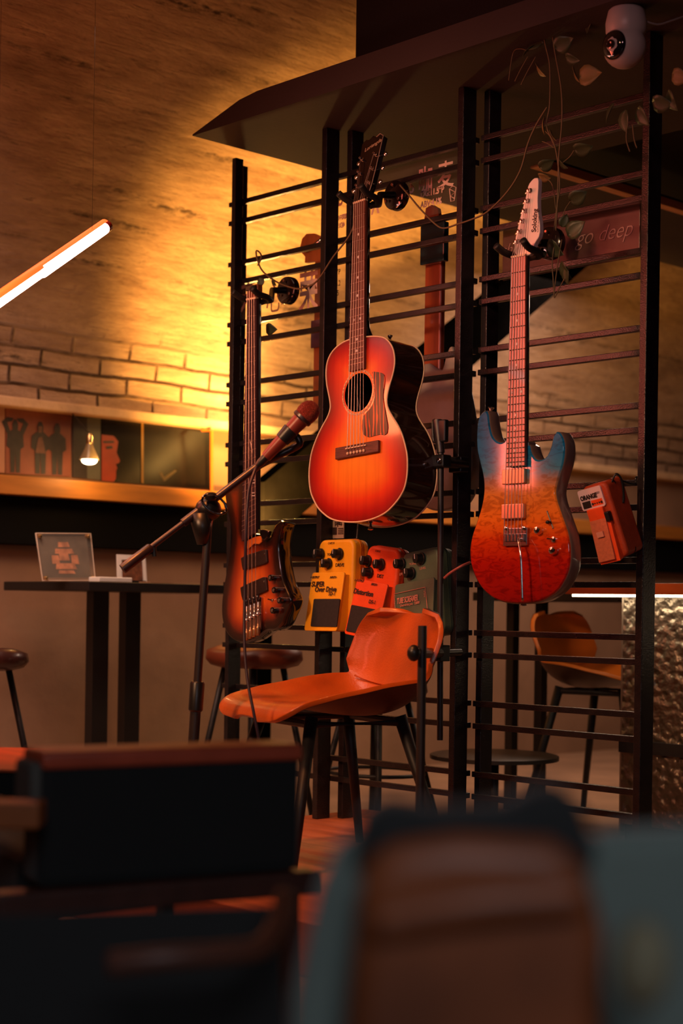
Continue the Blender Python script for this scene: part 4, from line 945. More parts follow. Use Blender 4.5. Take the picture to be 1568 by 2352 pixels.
# framed acrylic sign
sf = thing('tabletop_sign', 'clear acrylic tabletop sign with brass corner bolts at the left of the wall table', 'sign', (onX(150, 1330, -4.33).x, onX(150, 1330, -4.33).y, TZ))
c4 = [onX(82, 1222, -4.37), onX(208, 1223, -4.37), onX(219, 1331, -4.33), onX(98, 1331, -4.33)]
def slab4(c, n, th):
    n = V(n).normalized() * th
    return MB().add([p for p in c] + [p + n for p in c], [(0, 1, 2, 3), (4, 7, 6, 5), (0, 4, 5, 1), (1, 5, 6, 2), (2, 6, 7, 3), (3, 7, 4, 0)])
bot = min(p.z for p in c4); c4 = [p + V((0, 0, TZ - bot)) for p in c4]
def lerp2(c, u, v): return (c[0] * (1 - u) + c[1] * u) * (1 - v) + (c[3] * (1 - u) + c[2] * u) * v
def acrylic(name, col, alpha, rough=.08, trans=True):
    m, nt, b = newmat(name); N = nt.nodes; L = nt.links
    b.inputs['Base Color'].default_value = col; b.inputs['Roughness'].default_value = rough; b.inputs['Alpha'].default_value = alpha
    n = N.new('ShaderNodeTexNoise'); n.inputs['Scale'].default_value = 6; r = N.new('ShaderNodeMapRange'); r.inputs[3].default_value = alpha * .7; r.inputs[4].default_value = min(1, alpha * 1.3)
    L.new(n.outputs[0], r.inputs[0]); L.new(r.outputs[0], b.inputs['Alpha']); return m
M_acry = acrylic('clear_acrylic', (.55, .5, .42, 1), .12)
M_print = mat('faded_print', srgb(215, 140, 90), .7, noise=.45, scale=38)
obj('acrylic_plate', slab4(c4, (-1, 0, 0), .006), M_acry, sf, world=True)
ins = [lerp2(c4, u, v) + V((-.009, 0, 0)) for u, v in ((.05, .06), (.95, .06), (.95, .94), (.05, .94))]
obj('backing_card', slab4(ins, (-1, 0, 0), .002), mat('grey_card', srgb(96, 84, 66), .7, noise=.3, scale=20), sf, world=True)
pm = MB()
for u, v, w_, h_ in ((.50, .20, .24, .12), (.50, .36, .40, .12), (.48, .50, .22, .16), (.30, .56, .16, .2), (.70, .56, .16, .22), (.50, .72, .44, .14), (.5, .86, .36, .08)):
    q = [lerp2(ins, u + a * w_ / 2, v + b * h_ / 2) + V((.0015, 0, 0)) for a, b in ((-.9, -1), (.8, -1), (1, 1), (-1, 1))]; pm.v += []; pm.add(q, [(0, 1, 2, 3)])
obj('printed_badge', pm, M_print, sf, world=True)
for u, v in ((.06, .06), (.94, .06), (.94, .94), (.06, .94)):
    p = lerp2(c4, u, v); obj('corner_bolt', MB()._lathe([(.006, -.008), (.006, .006), (.004, .009)], p, (1, 0, 0), 14, 0), mat('brass', (.8, .55, .25, 1), .25, 1), sf, world=True, smooth='auto')
edge = MB().tube([c4[0], c4[1], c4[2], c4[3], c4[0]], .0018, 6); obj('polished_edge', edge, mat('acrylic_edge', (.8, .65, .5, 1), .3), sf, world=True)
# card holder, box, card
M_card = mat('white_card', srgb(252, 245, 235), .6)
ch_ = thing('card_holder', 'white card in a small holder behind the lower end of the microphone boom', 'card', onX(300, 1331, -4.36))
k4 = [onX(268, 1265, -4.38), onX(334, 1268, -4.38), onX(338, 1330, -4.36), onX(270, 1330, -4.36)]
dz = TZ - min(p.z for p in k4); k4 = [p + V((0, 0, dz)) for p in k4]; ch_.location.z = TZ
obj('card', slab4(k4, (-1, 0, 0), .003), M_card, ch_, world=True, bevel=.001)
q = [lerp2(k4, u, v) + V((.001, 0, 0)) for u, v in ((.16, .18), (.86, .18), (.86, .95), (.16, .95))]
obj('print', MB().add(q, [(0, 1, 2, 3)]), mat('card_print', srgb(120, 70, 40), .7, noise=.5, scale=60), ch_, world=True)
obj('foot', MB().ext(k4[3] + V((-.02, .02, 0)), k4[2] + V((.02, -.02, .006))), M_plastic, ch_, world=True)
a_, b_ = onX(228, 1333, -4.27), onX(304, 1333, -4.27)
single('tissue_pack', MB().ext((-4.33, a_.y, TZ), (-4.27, b_.y, TZ + .016)), M_card, 'flat white pack lying between the acrylic sign and the card holder', 'pack', bevel=.003)
a_, b_ = onX(344, 1333, -4.25), onX(396, 1333, -4.25)
single('coaster', MB().ext((-4.31, a_.y, TZ), (-4.25, b_.y, TZ + .005)), mat('coaster_card', srgb(150, 110, 84), .7), 'thin pale coaster lying at the right end of the wall table', 'coaster', bevel=.001)
# posters
XP = XW + .012
def poster(label, x0, x1, y0a, y0b, y1a, y1b, m, X_=XP, cat='poster', name='poster'):
    c = [onX(x0, y0a, X_), onX(x1, y0b, X_), onX(x1, y1b, X_), onX(x0, y1a, X_)]
    t = thing(name, label, cat, (c[3] + c[2]) / 2, group='posters on the wall shelf')
    obj('sheet', slab4(c, (-1, 0, 0), .008), m, t, world=True)
    return t, c
def shapes(t, c, polys, m, nm='figure_print', off=.001):
    for pl_ in polys:
        mb = MB(); mb.add([lerp2(c, u, v) + V((off, 0, 0)) for u, v in pl_], [tuple(range(len(pl_)))]); obj(nm, mb, m, t, world=True)
M_pred = mat('faded_red_poster', srgb(128, 66, 44), .6, noise=.25, scale=9)
t_, c_ = poster('faded red poster of three standing figures on the wall shelf', 13, 163, 936, 951, 1087, 1095, M_pred)
M_fig = mat('poster_dark_ink', srgb(44, 32, 28), .6, noise=.3, scale=40); M_fig2 = mat('poster_mid_ink', srgb(98, 60, 44), .6, noise=.3, scale=40)
def figure(u, s=1.0, arm=False):
    f = [[(u - .045 * s, .24), (u - .02 * s, .17), (u + .02 * s, .17), (u + .045 * s, .24), (u + .04 * s, .33), (u - .04 * s, .33)],
         [(u - .05 * s, .33), (u + .05 * s, .33), (u + .12 * s, .40), (u + .13 * s, .58), (u + .08 * s, .62), (u + .07 * s, .98), (u + .01 * s, .98), (u, .66), (u - .01 * s, .98), (u - .07 * s, .98), (u - .08 * s, .62), (u - .13 * s, .58), (u - .12 * s, .40)]]
    if arm: f.append([(u - .12 * s, .40), (u - .20 * s, .22), (u - .12 * s, .14), (u - .02 * s, .15), (u - .05 * s, .2), (u - .12 * s, .22), (u - .07 * s, .36)]); f.append([(2 * u - a, b) for a, b in f[-1]])
    return f
shapes(t_, c_, figure(.14, 1.0, True), M_fig)
shapes(t_, c_, figure(.52, 1.1), M_fig, off=.0012); shapes(t_, c_, [[(.49, .42), (.55, .40), (.60, .66), (.44, .66)], [(.48, .24), (.55, .24), (.54, .34), (.49, .34)]], M_fig2, off=.002)
shapes(t_, c_, figure(.78, 1.1), M_fig, off=.0014)
poster('pale sheet at the left edge of the frame beside the red poster', -30, 11, 930, 934, 1083, 1086, mat('pale_sheet', srgb(170, 120, 90), .6))
t_, c_ = poster('grey-green banner strip behind the small glowing lamp', 168, 231, 955, 962, 1096, 1103, mat('grey_green_banner', srgb(88, 84, 70), .6, noise=.15))
shapes(t_, c_, [[(0, 0), (.5, 0), (.5, 1), (0, 1)]], M_fig, 'dark_half')
t_, c_ = poster('dark poster of half a red-lit face on the wall shelf', 233, 322, 957, 967, 1104, 1112, mat('black_poster', srgb(28, 22, 20), .22, noise=.3))
M_face = mat('red_face_print', srgb(150, 50, 26), .5, noise=.2, scale=14)
shapes(t_, c_, [[(0, .28), (.30, .28), (.42, .36), (.40, .46), (.38, .54), (.47, .66), (.44, .70), (.36, .72), (.40, .78), (.37, .82), (.36, .95), (.30, 1), (0, 1)]], M_face, 'face_print')
shapes(t_, c_, [[(.10, .46), (.26, .44), (.28, .48), (.12, .50)], [(.02, .38), (.30, .36), (.32, .39), (.04, .41)]], M_fig, 'eye_print', off=.002)
t_, c_ = poster('glossy black poster with faint golden script right of the face poster', 324, 489, 967, 985, 1112, 1124, mat('gloss_black_poster', srgb(30, 23, 18), .25, noise=.4, scale=6))
M_gold = mat('gold_script', srgb(150, 110, 50), .4)
shapes(t_, c_, [[(.0, .02), (.03, .02), (.03, .98), (.0, .98)]], M_gold, 'poster_edge')
shapes(t_, c_, [[(.24, .80), (.28, .78), (.31, .86), (.47, .72), (.48, .75), (.31, .93)]], mat('faint_script', srgb(84, 70, 48), .4), 'script_print')
# conduit
single('conduit_pipe', MB().tube([onX(486, 1128, XW + .10), onX(486, 990, XW + .10), onX(464, 988, XW + .06)], .006, 10), mat('copper_conduit', srgb(214, 110, 36), .4), 'thin orange upright pipe standing on the shelf left of the rack', 'pipe', smooth='auto')
# little lamp in front of the poster
lp = onX(205, 1064, XW + .16); ltop = V((XW + .05, lp.y, ZL - .035))
la = thing('pendant_lamp', 'small glowing pendant lamp hanging before the wall posters', 'lamp', lp)
obj('cord', MB().tube([ltop, lp + V((0, 0, .105))], .002, 6), M_plastic, la, world=True)
obj('socket', MB()._lathe([(.006, .105), (.011, .095), (.012, .07), (.009, .066)], lp, (0, 0, 1), 16, 0), mat('brass', (.8, .55, .25, 1), .25, 1), la, world=True, smooth='auto')
obj('lamp_shade', MB()._lathe([(.010, .070), (.018, .05), (.034, .018), (.036, .012), (.033, .012), (.016, .048), (.008, .066)], lp, (0, 0, 1), 24, 0), mat('smoked_glass_shade', (.35, .25, .12, 1), .2), la, world=True, smooth='auto')
obj('bulb', MB().ball(lp + V((0, 0, .010)), .028, 16, sc=(1, 1, .55)), mat('bulb_glow', (1, .9, .7, 1), .5, emis=(1, .78, .5, 1), estr=9), la, world=True, smooth=True)
light('pendant_lamp_light', 'POINT', lp + V((.06, 0, -.02)), 1.3, (1, .55, .16), shadow_soft_size=.03)

# ================================================================== STAIR LAMP (the fitting of the warm light)
sl = V((-4.15, 3.55, 0.92)) + V((0, 0, -.10))
wl = thing('floor_lamp', 'warm lamp glowing under the stair behind the rack', 'lamp', (sl.x, sl.y, 0))
obj('pole', MB().tube([(sl.x, sl.y, 0.02), sl], .010, 10), M_black, wl, world=True)
obj('base', MB()._lathe([(.11, 0), (.11, .012), (.02, .02)], (sl.x, sl.y, 0), (0, 0, 1), 24, 0), M_black, wl, world=True, smooth='auto')
obj('lamp_cup', MB()._lathe([(.012, 0), (.035, .01), (.040, .035), (.036, .035), (.02, .012)], sl, (0, 0, 1), 20, 0), mat('brass', (.8, .55, .25, 1), .25, 1), wl, world=True, smooth='auto')

# ================================================================== COUNTER AT THE RIGHT
YC = 3.95
cx0 = onY(1430, 1500, YC).x; ct0 = onY(1296, 1355, YC - .08).x
zt_ = onY(1430, 1341, YC).z; zb2 = onY(1430, 1366, YC).z
co = thing('bar_counter', 'bar counter with an orange top, lit strip and hammered dark metal front', 'counter', (cx0 + .9, YC + .2, 0))
def hammered():
    m, nt, b = newmat('hammered_metal'); N = nt.nodes; L = nt.links
    tc = N.new('ShaderNodeTexCoord'); n = N.new('ShaderNodeTexVoronoi'); n.inputs['Scale'].default_value = 42; n.feature = 'SMOOTH_F1'
    nz = N.new('ShaderNodeTexNoise'); nz.inputs['Scale'].default_value = 30
    L.new(tc.outputs['Object'], n.inputs[0]); L.new(tc.outputs['Object'], nz.inputs[0])
    ad = N.new('ShaderNodeMath'); L.new(n.outputs[0], ad.inputs[0]); L.new(nz.outputs[0], ad.inputs[1])
    bp = N.new('ShaderNodeBump'); bp.inputs['Strength'].default_value = 1; bp.inputs['Distance'].default_value = .012; L.new(ad.outputs[0], bp.inputs['Height']); L.new(bp.outputs[0], b.inputs['Normal'])
    b.inputs['Base Color'].default_value = (.20, .17, .13, 1); b.inputs['Metallic'].default_value = .85; b.inputs['Roughness'].default_value = .38
    return m
M_ham = hammered()
obj('counter_top', MB().ext((ct0, YC - .08, zb2), (cx0 + 2.2, YC + .5, zt_)), mat('orange_wood_top', srgb(190, 92, 36), .4, noise=.25, scale=8, stretch=(.5, 6, 1)), co, world=True, bevel=.003)
za = onY(1520, 1706, YC).z; zb3 = onY(1520, 1735, YC).z
obj('front_panel', MB().ext((cx0, YC, za), (cx0 + 2.2, YC + .04, zb2)), M_ham, co, world=True)
obj('rail', MB().ext((cx0 - .0, YC - .015, zb3), (cx0 + 2.2, YC + .05, za)), M_black, co, world=True)
obj('lower_panel', MB().ext((cx0, YC, .06), (cx0 + 2.2, YC + .04, zb3)), M_ham, co, world=True)
obj('plinth', MB().ext((cx0 + .01, YC + .01, 0), (cx0 + 2.2, YC + .4, .06)), M_black, co, world=True)
obj('led_strip', MB().ext((ct0 + .01, YC - .055, zb2 - .007), (cx0 + 2.2, YC - .035, zb2)), mat('led_glow', (1, .9, .75, 1), .5, emis=(1, .80, .55, 1), estr=5), co, world=True)
obj('bracket', MB().ext((cx0 - .006, YC, .02), (cx0, YC + .03, zb2)), mat('aluminium_trim', (.3, .25, .2, 1), .4, .8), co, world=True)
light('counter_strip_light', 'AREA', ((ct0 + cx0 + 1.2) / 2, YC - .045, zb2 - .010), 1.6, (1, .78, .5), ((ct0 + cx0 + 1.2) / 2, YC + .05, 0), shape='RECTANGLE', size=1.6, size_y=.02)
# second tall table, behind the rack
pa = atD(1178, 1392, 5.6); pb = atD(1244, 1392, 5.6)
t2 = thing('bar_table', 'black tall table standing behind the blue and red guitar', 'table', ((pa + pb) / 2).xy.to_3d())
t2z = CAMZ + (1400 - 1362) / 3700 * 5.4
obj('tabletop', MB().ext((pa.x - .1, pa.y - .1, t2z - .03), (pb.x + .45, pb.y + .35, t2z)), M_dktop, t2, world=True, bevel=.003)
for p in (pa, pb): obj('leg', MB().ext((p.x - .016, p.y - .016, 0), (p.x + .016, p.y + .016, t2z - .03)), M_dktop, t2, world=True)
# small round side table seen low behind the rack
ps = atD(1140, 1392, 5.0)
rt = thing('side_table', 'low round black side table on the floor behind the rack', 'table', (ps.x, ps.y, 0))
zr = CAMZ - (1733 - 1396) / 3700 * 5.0
obj('tabletop', MB()._lathe([(.20, zr - .012), (.20, zr), (.19, zr + .003)], (ps.x, ps.y, 0), (0, 0, 1), 32, 0), M_dktop, rt, world=True, smooth='auto')
obj('pedestal', MB().tube([(ps.x, ps.y, .01), (ps.x, ps.y, zr - .01)], .015, 12), M_dktop, rt, world=True, smooth=True)
obj('base', MB()._lathe([(.13, 0), (.13, .010), (.02, .016)], (ps.x, ps.y, 0), (0, 0, 1), 28, 0), M_dktop, rt, world=True, smooth='auto')

# ================================================================== SIGNS ON THE RACK BACK
M_chalk = mat('pink_marker', srgb(245, 205, 190), .7)
M_clear = acrylic('sign_acrylic', (.40, .32, .26, 1), .08, .05)
def sign(label, px0, px1, pxr, pyt, pyb, m, y=YR + .095):
    xl = onY(px0, 700, y).x; xr_ = onY(px1, 700, y).x; zt = onY(pxr, pyt, y).z; zb = onY(pxr, pyb, y).z
    t = thing('acrylic_sign', label, 'sign', (xl, y, zb), group='acrylic signs behind the slats')
    obj('acrylic_panel', MB().ext((0, 0, 0), (xr_ - xl, .004, zt - zb)), m, t, bevel=.001)
    L_ = lambda a, b: (onY(a, b, y).x - xl, onY(a, b, y).z - zb)
    return t, L_
t_, L_ = sign('clear acrylic beer sign with Chinese marker lettering behind the acoustic guitar headstock', 766, 1046, 1000, 362, 492, M_clear)
def ptxt(t, L_, s_, size, a, b, **kw): x, z = L_(a, b); return text(s_, size, kw.pop('m', M_chalk), t, x, z, -.0012, **kw)
ptxt(t_, L_, '\u5496', .074, 960, 440, bold=.0012, sx=.75); ptxt(t_, L_, '\u9ea6', .076, 1004, 430, bold=.0012, sx=.8)
ptxt(t_, L_, 'OG:11.5\u00b0P', .023, 966, 454, bold=.0008, sx=.85); ptxt(t_, L_, 'ABV:4.1%', .023, 966, 478, bold=.0008, sx=.85)
gx_, gz_ = L_(1040, 462)
obj('beer_glass_drawing', MB().tube([(gx_ - .012, -.0015, gz_ + .034), (gx_ - .006, -.0015, gz_), (gx_ + .006, -.0015, gz_), (gx_ + .012, -.0015, gz_ + .034), (gx_, -.0015, gz_ + .040), (gx_ - .012, -.0015, gz_ + .034), (gx_ + .009, -.0015, gz_ + .022), (gx_ - .008, -.0015, gz_ + .014), (gx_ + .006, -.0015, gz_ + .006)], .0016, 6), M_chalk, t_)
ptxt(t_, L_, '5', .050, 940, 445, bold=.001, sx=.8); ptxt(t_, L_, 'R', .060, 850, 494, bold=.0005, shear=.4)
ptxt(t_, L_, 'ETUD', .046, 748, 480, bold=.0018, sx=.62, shear=-.1)
ptxt(t_, L_, '2020\u4e2d\u56fd\u56fd\u9645', .017, 768, 508, bold=.0006, sx=.62); ptxt(t_, L_, '\u5316\u8bd5\u8d5b', .018, 770, 526, bold=.0004, sx=.75); ptxt(t_, L_, '4\u661f', .030, 797, 518, bold=.0008, sx=.6)
t_, L_ = sign('clear acrylic sign with large outlined Chinese characters behind the bass headpiece', 534, 732, 650, 628, 716, M_clear)
M_mark2 = mat('mauve_marker', srgb(150, 108, 100), .7)
ptxt(t_, L_, '\u79be', .115, 548, 722, bold=.001, sx=.8, m=M_mark2); ptxt(t_, L_, '\u5fc3', .10, 610, 716, bold=-.0006, sx=.8, m=M_mark2); ptxt(t_, L_, '\u8363', .135, 686, 712, bold=.0022, sx=.62, m=M_chalk)
t_, L_ = sign('narrow clear acrylic strip with small marker figures between the first two panels', 768, 800, 785, 604, 688, M_clear, YR + .12)
for i_, (s_, yy_) in enumerate((('3\u00b0P', 632), (':5.2', 658), ('15', 680))): ptxt(t_, L_, s_, .022, 770, yy_, sx=.7, m=INK, bold=.0002)
obj('edge_strip', MB().ext((L_(795, 650)[0], -.002, 0), (L_(801, 650)[0], .004, L_(785, 604)[1])), M_chalk, t_)
M_pink = acrylic('smoky_pink_acrylic', srgb(96, 66, 66), .62, .22)
t_, L_ = sign('smoky acrylic panel with go deep script behind the electric guitar headstock', 1152, 1466, 1400, 478, 601, M_pink)
ptxt(t_, L_, 'go deep', .055, 1322, 565, shear=.4, sx=.95, m=mat('faint_white_script', srgb(150, 118, 112), .5), bold=-.0006)
ptxt(t_, L_, 'th', .045, 1150, 590, shear=.4, m=mat('faint_white_script', srgb(150, 118, 112), .5), bold=-.0006)
# paper label on the second post
xx = onY(775, 1215, YR + .06)
lb_ = thing('paper_label', 'white printed paper label hung upside down below the acoustic guitar', 'label', onY(775, 1236, YR + .045))
la0, la1 = onY(757, 1197, YR + .045), onY(789, 1236, YR + .045)
obj('paper', MB().ext((la0.x, YR + .045, la1.z), (la1.x, YR + .047, la0.z)), mat('label_paper', srgb(170, 150, 130), .7), lb_, world=True)
lm = Matrix.Translation((onY(785, 1210, YR + .044).x, YR + .0435, onY(785, 1198, YR + .044).z)) 
o_ = text('taki', .020, INK, lb_, 0, 0, 0, bold=.0006, sx=.8); o_.matrix_basis = lb_.matrix_basis.inverted() @ lm @ Matrix.Rotation(math.pi, 4, 'Y') @ Matrix.Rotation(math.pi / 2, 4, 'X')
bm_ = MB()
for i_ in range(4): bm_.ext((onY(776, 1220, YR + .044).x, YR + .0435, onY(776, 1213 + i_ * 4, YR + .044).z), (onY(788, 1220, YR + .044).x, YR + .045, onY(776, 1215 + i_ * 4, YR + .044).z))
bm_.ext((onY(757, 1220, YR + .044).x, YR + .0435, onY(776, 1228, YR + .044).z), (onY(773, 1220, YR + .044).x, YR + .045, onY(776, 1211, YR + .044).z))
obj('printed_bars', bm_, INK, lb_, world=True)

# ================================================================== GUITARS HUNG ON THE BACK OF THE RACK
def back_guitar(label, neck_px, top_py, body_py, end_py, Y_, body_poly, mb_, m_neck, head, wpx):
    o_ = onY(neck_px, body_py, Y_); t = thing('hung_guitar', label, 'guitar', o_, group='guitars hung behind the rack')
    a = onY(neck_px - wpx / 2 + (body_py - top_py) * .0148, top_py, Y_); b = onY(neck_px + wpx / 2, body_py + 40, Y_)
    obj('neck', MB().ext((onY(neck_px - wpx / 2, body_py, Y_).x, Y_, b.z), (b.x, Y_ + .02, a.z)), m_neck, t, world=True, bevel=.006)
    hp_ = [V((onY(x, y, Y_).x, 0, onY(x, y, Y_).z)) for x, y in head]
    obj('headstock', MB().prism([(p.x, p.z) for p in hp_], Y_ - .002, Y_ + .012), m_neck, t, world=True, bevel=.002)
    bp_ = smooth_loop([(onY(x, y, Y_).x, onY(x, y, Y_).z) for x, y in body_poly], .012)
    obj('body', MB().prism(bp_, Y_ - .01, Y_ + .035), mb_, t, world=True, bevel=.006, smooth='auto')
    return t
M_wood2 = mat('natural_wood', srgb(186, 104, 50), .35, noise=.15, scale=14, stretch=(5, 5, .6), coat=.4)
bg_ = back_guitar('orange-wood guitar head and neck hung behind the rack beside the first post', 728, 560, 900, 1100, YR + .17,
    [(735, 890), (790, 900), (830, 980), (880, 1100), (850, 1165), (780, 1170), (742, 1120), (748, 1000)], mat('dark_walnut_body', srgb(60, 36, 24), .3, coat=.4), M_wood2,
    [(690, 565), (694, 548), (704, 537), (722, 536), (740, 545), (738, 600), (700, 604), (701, 590), (692, 580)], 22)
single('capo', MB().tube([onY(704, 577, YR + .163), onY(745, 545, YR + .163)], .006, 8), M_chrome, 'silvery capo clamped on the hung orange-wood headstock', 'capo', smooth=True)
single('price_tag', MB().ext(onY(716, 800, YR + .165), onY(738, 733, YR + .160)), mat('mauve_tag', srgb(104, 78, 96), .6), 'mauve paper tag on the neck of the hung orange-wood guitar', 'tag')
bg_ = back_guitar('pale grey guitar with a brown neck hung behind the rack right of the acoustic', 990, 500, 850, 1180, YR + .17,
    [(962, 862), (972, 842), (990, 835), (1008, 848), (1020, 850), (1030, 815), (1042, 795), (1056, 850), (1074, 940), (1090, 1060), (1080, 1120), (1050, 1165), (990, 1170), (940, 1120), (945, 1000), (958, 930)], mat('pale_grey_body', srgb(150, 146, 140), .3, noise=.1, coat=.5), M_neckwood,
    [(978, 478), (992, 470), (1006, 478), (1010, 506), (974, 508)], 38)
single('hanging_card', MB().ext(onY(975, 612, YR + .165), onY(1020, 507, YR + .145)), mat('dark_teal_gloss', (.012, .03, .04, 1), .18, coat=.6), 'glossy dark teal card hung over the brown guitar neck behind the rack', 'card', bevel=.003)

# ================================================================== CLAMP STAND ON THE MIDDLE POST
cst = thing('clamp_stand', 'black clamp-on accessory pole fixed to the post right of the acoustic guitar', 'stand', onY(1010, 1700, YR - .13))
YP = YR - .12
def yb_(px, py): return onY(px, py, YP)
M_satin = mat('satin_black_metal', (.02, .015, .016, 1), .38, spec=.7)
obj('rod', MB().tube([onY(1010, 1700, YP), onY(1012, 1040, YP)], .0075, 14), M_satin, cst, world=True, smooth='auto')
p = yb_(1012, 1040)
obj('upper_tube', MB().tube([p, yb_(1004, 965)], [.010, .012], 14), M_satin, cst, world=True, smooth='auto')
obj('cradle', MB().tube(smooth3([yb_(1000, 1015), yb_(995, 1010), yb_(994, 970), yb_(1000, 966), yb_(1004, 972)]), .0035, 8), M_satin, cst, world=True, smooth=True)
q_ = yb_(1018, 990); obj('pad', MB().ext(q_ - V((.012, .008, .028)), q_ + V((.012, .008, .028))), M_plastic, cst, world=True, bevel=.004)
a_ = yb_(1012, 1060); b_ = V((onY(1068, 1060, YR - .01).x, YR - .01, a_.z))
obj('clamp', MB().ext(a_ - V((.022, .016, .016)), a_ + V((.022, .016, .016))), M_plastic, cst, world=True, bevel=.004)
obj('arm', MB().tube([a_, b_], .013, 12), M_plastic, cst, world=True, smooth='auto')
obj('post_clamp', MB().ext(b_ - V((.03, .03, .02)), b_ + V((.012, .0, .02))), M_plastic, cst, world=True, bevel=.003)
obj('clamp_bolt', MB()._lathe([(.007, 0), (.007, .006), (.003, .007)], a_ + V((.012, -.016, 0)), (0, -1, 0), 12, 0), M_chrome, cst, world=True, smooth='auto')
a2 = yb_(1010, 1500); b2_ = V((onY(1085, 1500, YR).x - .01, YR, a2.z)); 
obj('lower_clamp', MB().tube([atD(948, 1500, 3.35), a2], .012, 12).ext(a2 - V((.018, .018, .020)), a2 + V((.018, .018, .020))), M_plastic, cst, world=True, bevel=.002)
obj('lower_arm', MB().tube([a2, V((b2_.x - .03, YR - .005, a2.z))], .010, 12), M_plastic, cst, world=True, smooth='auto')
obj('clamp_knob', MB().ball(atD(950, 1500, 3.34), .016, 14, sc=(.9, .9, 1.1)), M_plastic, cst, world=True, smooth=True)
pt = atD(970, 1437, 3.36); pbm = atD(970, 1437, 3.36); pbm.z = .11
obj('lower_post', MB().tube([pt, V((pt.x, pt.y, ZP))], .0095, 14), M_satin, cst, world=True, smooth='auto')
# jack cable end between bag and guitar
single('jack_cable', MB().tube(smooth3([onY(1020, 1328, YR - .12), onY(1035, 1315, YR - .12), onY(1060, 1300, YR - .11), onY(1079, 1292, YR - .08)]), [.0035] * 19, 8), mat('pink_cable', srgb(150, 80, 76), .4), 'short pinkish jack cable between the green bag and the electric guitar', 'cable', smooth=True)

# ================================================================== MICROPHONE STAND
DM = 3.62
ms = thing('microphone_stand', 'black boom microphone stand before the left end of the rack', 'microphone stand', (atD(430, 1392, DM).x, atD(430, 1392, DM).y, ZP if False else 0))
M_boom = mat('boom_satin_black', (.03, .014, .016, 1), .33, spec=.8)
top_ = atD(481, 1160, DM); low_ = atD(432, 1880, DM); dirp = (low_ - top_).normalized(); low_ = top_ + dirp * ((top_.z - .02) / -dirp.z)
m1 = top_ + dirp * ((top_.z - atD(450, 1600, DM).z) / -dirp.z)
obj('lower_tube', MB().tube([m1, low_], .0125, 14), M_satin, ms, world=True, smooth='auto')
obj('upper_tube', MB().tube([top_, m1], .0095, 14), M_satin, ms, world=True, smooth='auto')
obj('height_clutch', MB()._lathe([(.014, -.034), (.0165, -.03), (.0165, .03), (.013, .034)], m1 - dirp * .0, dirp, 16, 0), M_plastic, ms, world=True, smooth='auto')
obj('base', MB()._lathe([(.13, 0), (.13, .015), (.03, .028), (.014, .035)], (low_.x, low_.y, 0), (0, 0, 1), 36, 0), M_plastic, ms, world=True, smooth='auto')
b0 = atD(283, 1306, DM - .06); b1_ = atD(590, 1072, DM + .03); bd = (b1_ - b0).normalized()
bm1 = b0 + bd * (b1_ - b0).length * .34; bm2 = b0 + bd * (b1_ - b0).length * .62
obj('boom_arm', MB().tube([b0, b1_], .0062, 14), M_boom, ms, world=True, smooth='auto')
obj('counterweight', MB().tube([b0 - bd * .002, b0 + bd * .075, b0 + bd * .080], [.0115, .0115, .008], 16), M_boom, ms, world=True, smooth='auto')
obj('weight_screw', MB().tube([b0 + bd * .085 - U * .004, b0 + bd * .088 - U * .026], .006, 10), M_plastic, ms, world=True)
j_ = b0 + bd * (b1_ - b0).length * .60
obj('boom_sleeve', MB().tube([b0 + bd * (b1_ - b0).length * .44, j_ + bd * .03], .0098, 14), M_boom, ms, world=True, smooth='auto')
obj('thick_boom_tube', MB().tube([j_ + bd * .01, b1_], .0088, 14), M_boom, ms, world=True, smooth='auto')
obj('swivel_joint', MB().ball(atD(478, 1170, DM), .030, 18, sc=(1, 1, .9)).tube([atD(462, 1180, DM), atD(466, 1250, DM)], [.030, .014], 14), M_plastic, ms, world=True, smooth=True)
obj('joint_knob', MB()._lathe([(.012, 0), (.014, .004), (.013, .012), (.006, .014)], atD(484, 1146, DM - .03), (UC * .9 - F * .4), 12, 0), M_plastic, ms, world=True, smooth='auto')
obj('cable_ring', MB().tube([atD(492 + 28 * math.cos(a), 1158 + 20 * math.sin(a) + 10 * math.cos(a), DM - .04) for a in [2 * math.pi * i / 20 for i in range(21)]], .0030, 8, cap=False), M_gloss, ms, world=True, smooth=True)
g0 = b1_; obj('mic_clip', MB().tube(smooth3([g0, atD(635, 1048, DM), atD(672, 1030, DM), atD(688, 1018, DM - .01), atD(680, 1002, DM - .01), atD(665, 995, DM - .01)]), .0085, 12), M_plastic, ms, world=True, smooth=True)
# microphone: rests in the clip, a thing of its own
h0 = atD(708, 946, DM - .03); e0 = atD(612, 1048, DM - .02); md_ = (e0 - h0).normalized(); Lm = (e0 - h0).length
mi = thing('microphone', 'handheld microphone with painted red light held at the upper end of the boom', 'microphone', e0)
obj('grille', MB()._lathe([(.003, -.0255), (.012, -.0235), (.020, -.016), (.0245, -.004), (.0245, .006), (.0225, .016), (.0205, .022)], h0, md_, 28, 0), mat('red_lit_grille', (.22, .035, .025, 1), .38, .6, noise=.6, scale=420, bump=.8, bscale=420), mi, world=True, smooth=True)  # black grille, the red light on it put into the base colour
obj('collar', MB()._lathe([(.0215, .014), (.0235, .016), (.0235, .022), (.021, .025)], h0, md_, 28, 0), M_boom, mi, world=True, smooth='auto')
obj('handle', MB()._lathe([(.019, .024), (.0165, .06), (.0125, Lm), (.0120, Lm + .003)], h0, md_, 24, 0), mat('red_lit_handle', (.20, .030, .018, 1), .36), mi, world=True, smooth='auto')  # black handle, coloured red in place of the red light
obj('connector', MB()._lathe([(.0095, Lm), (.0095, Lm + .02), (.006, Lm + .032)], h0, md_, 18, 0), M_plastic, mi, world=True, smooth='auto')
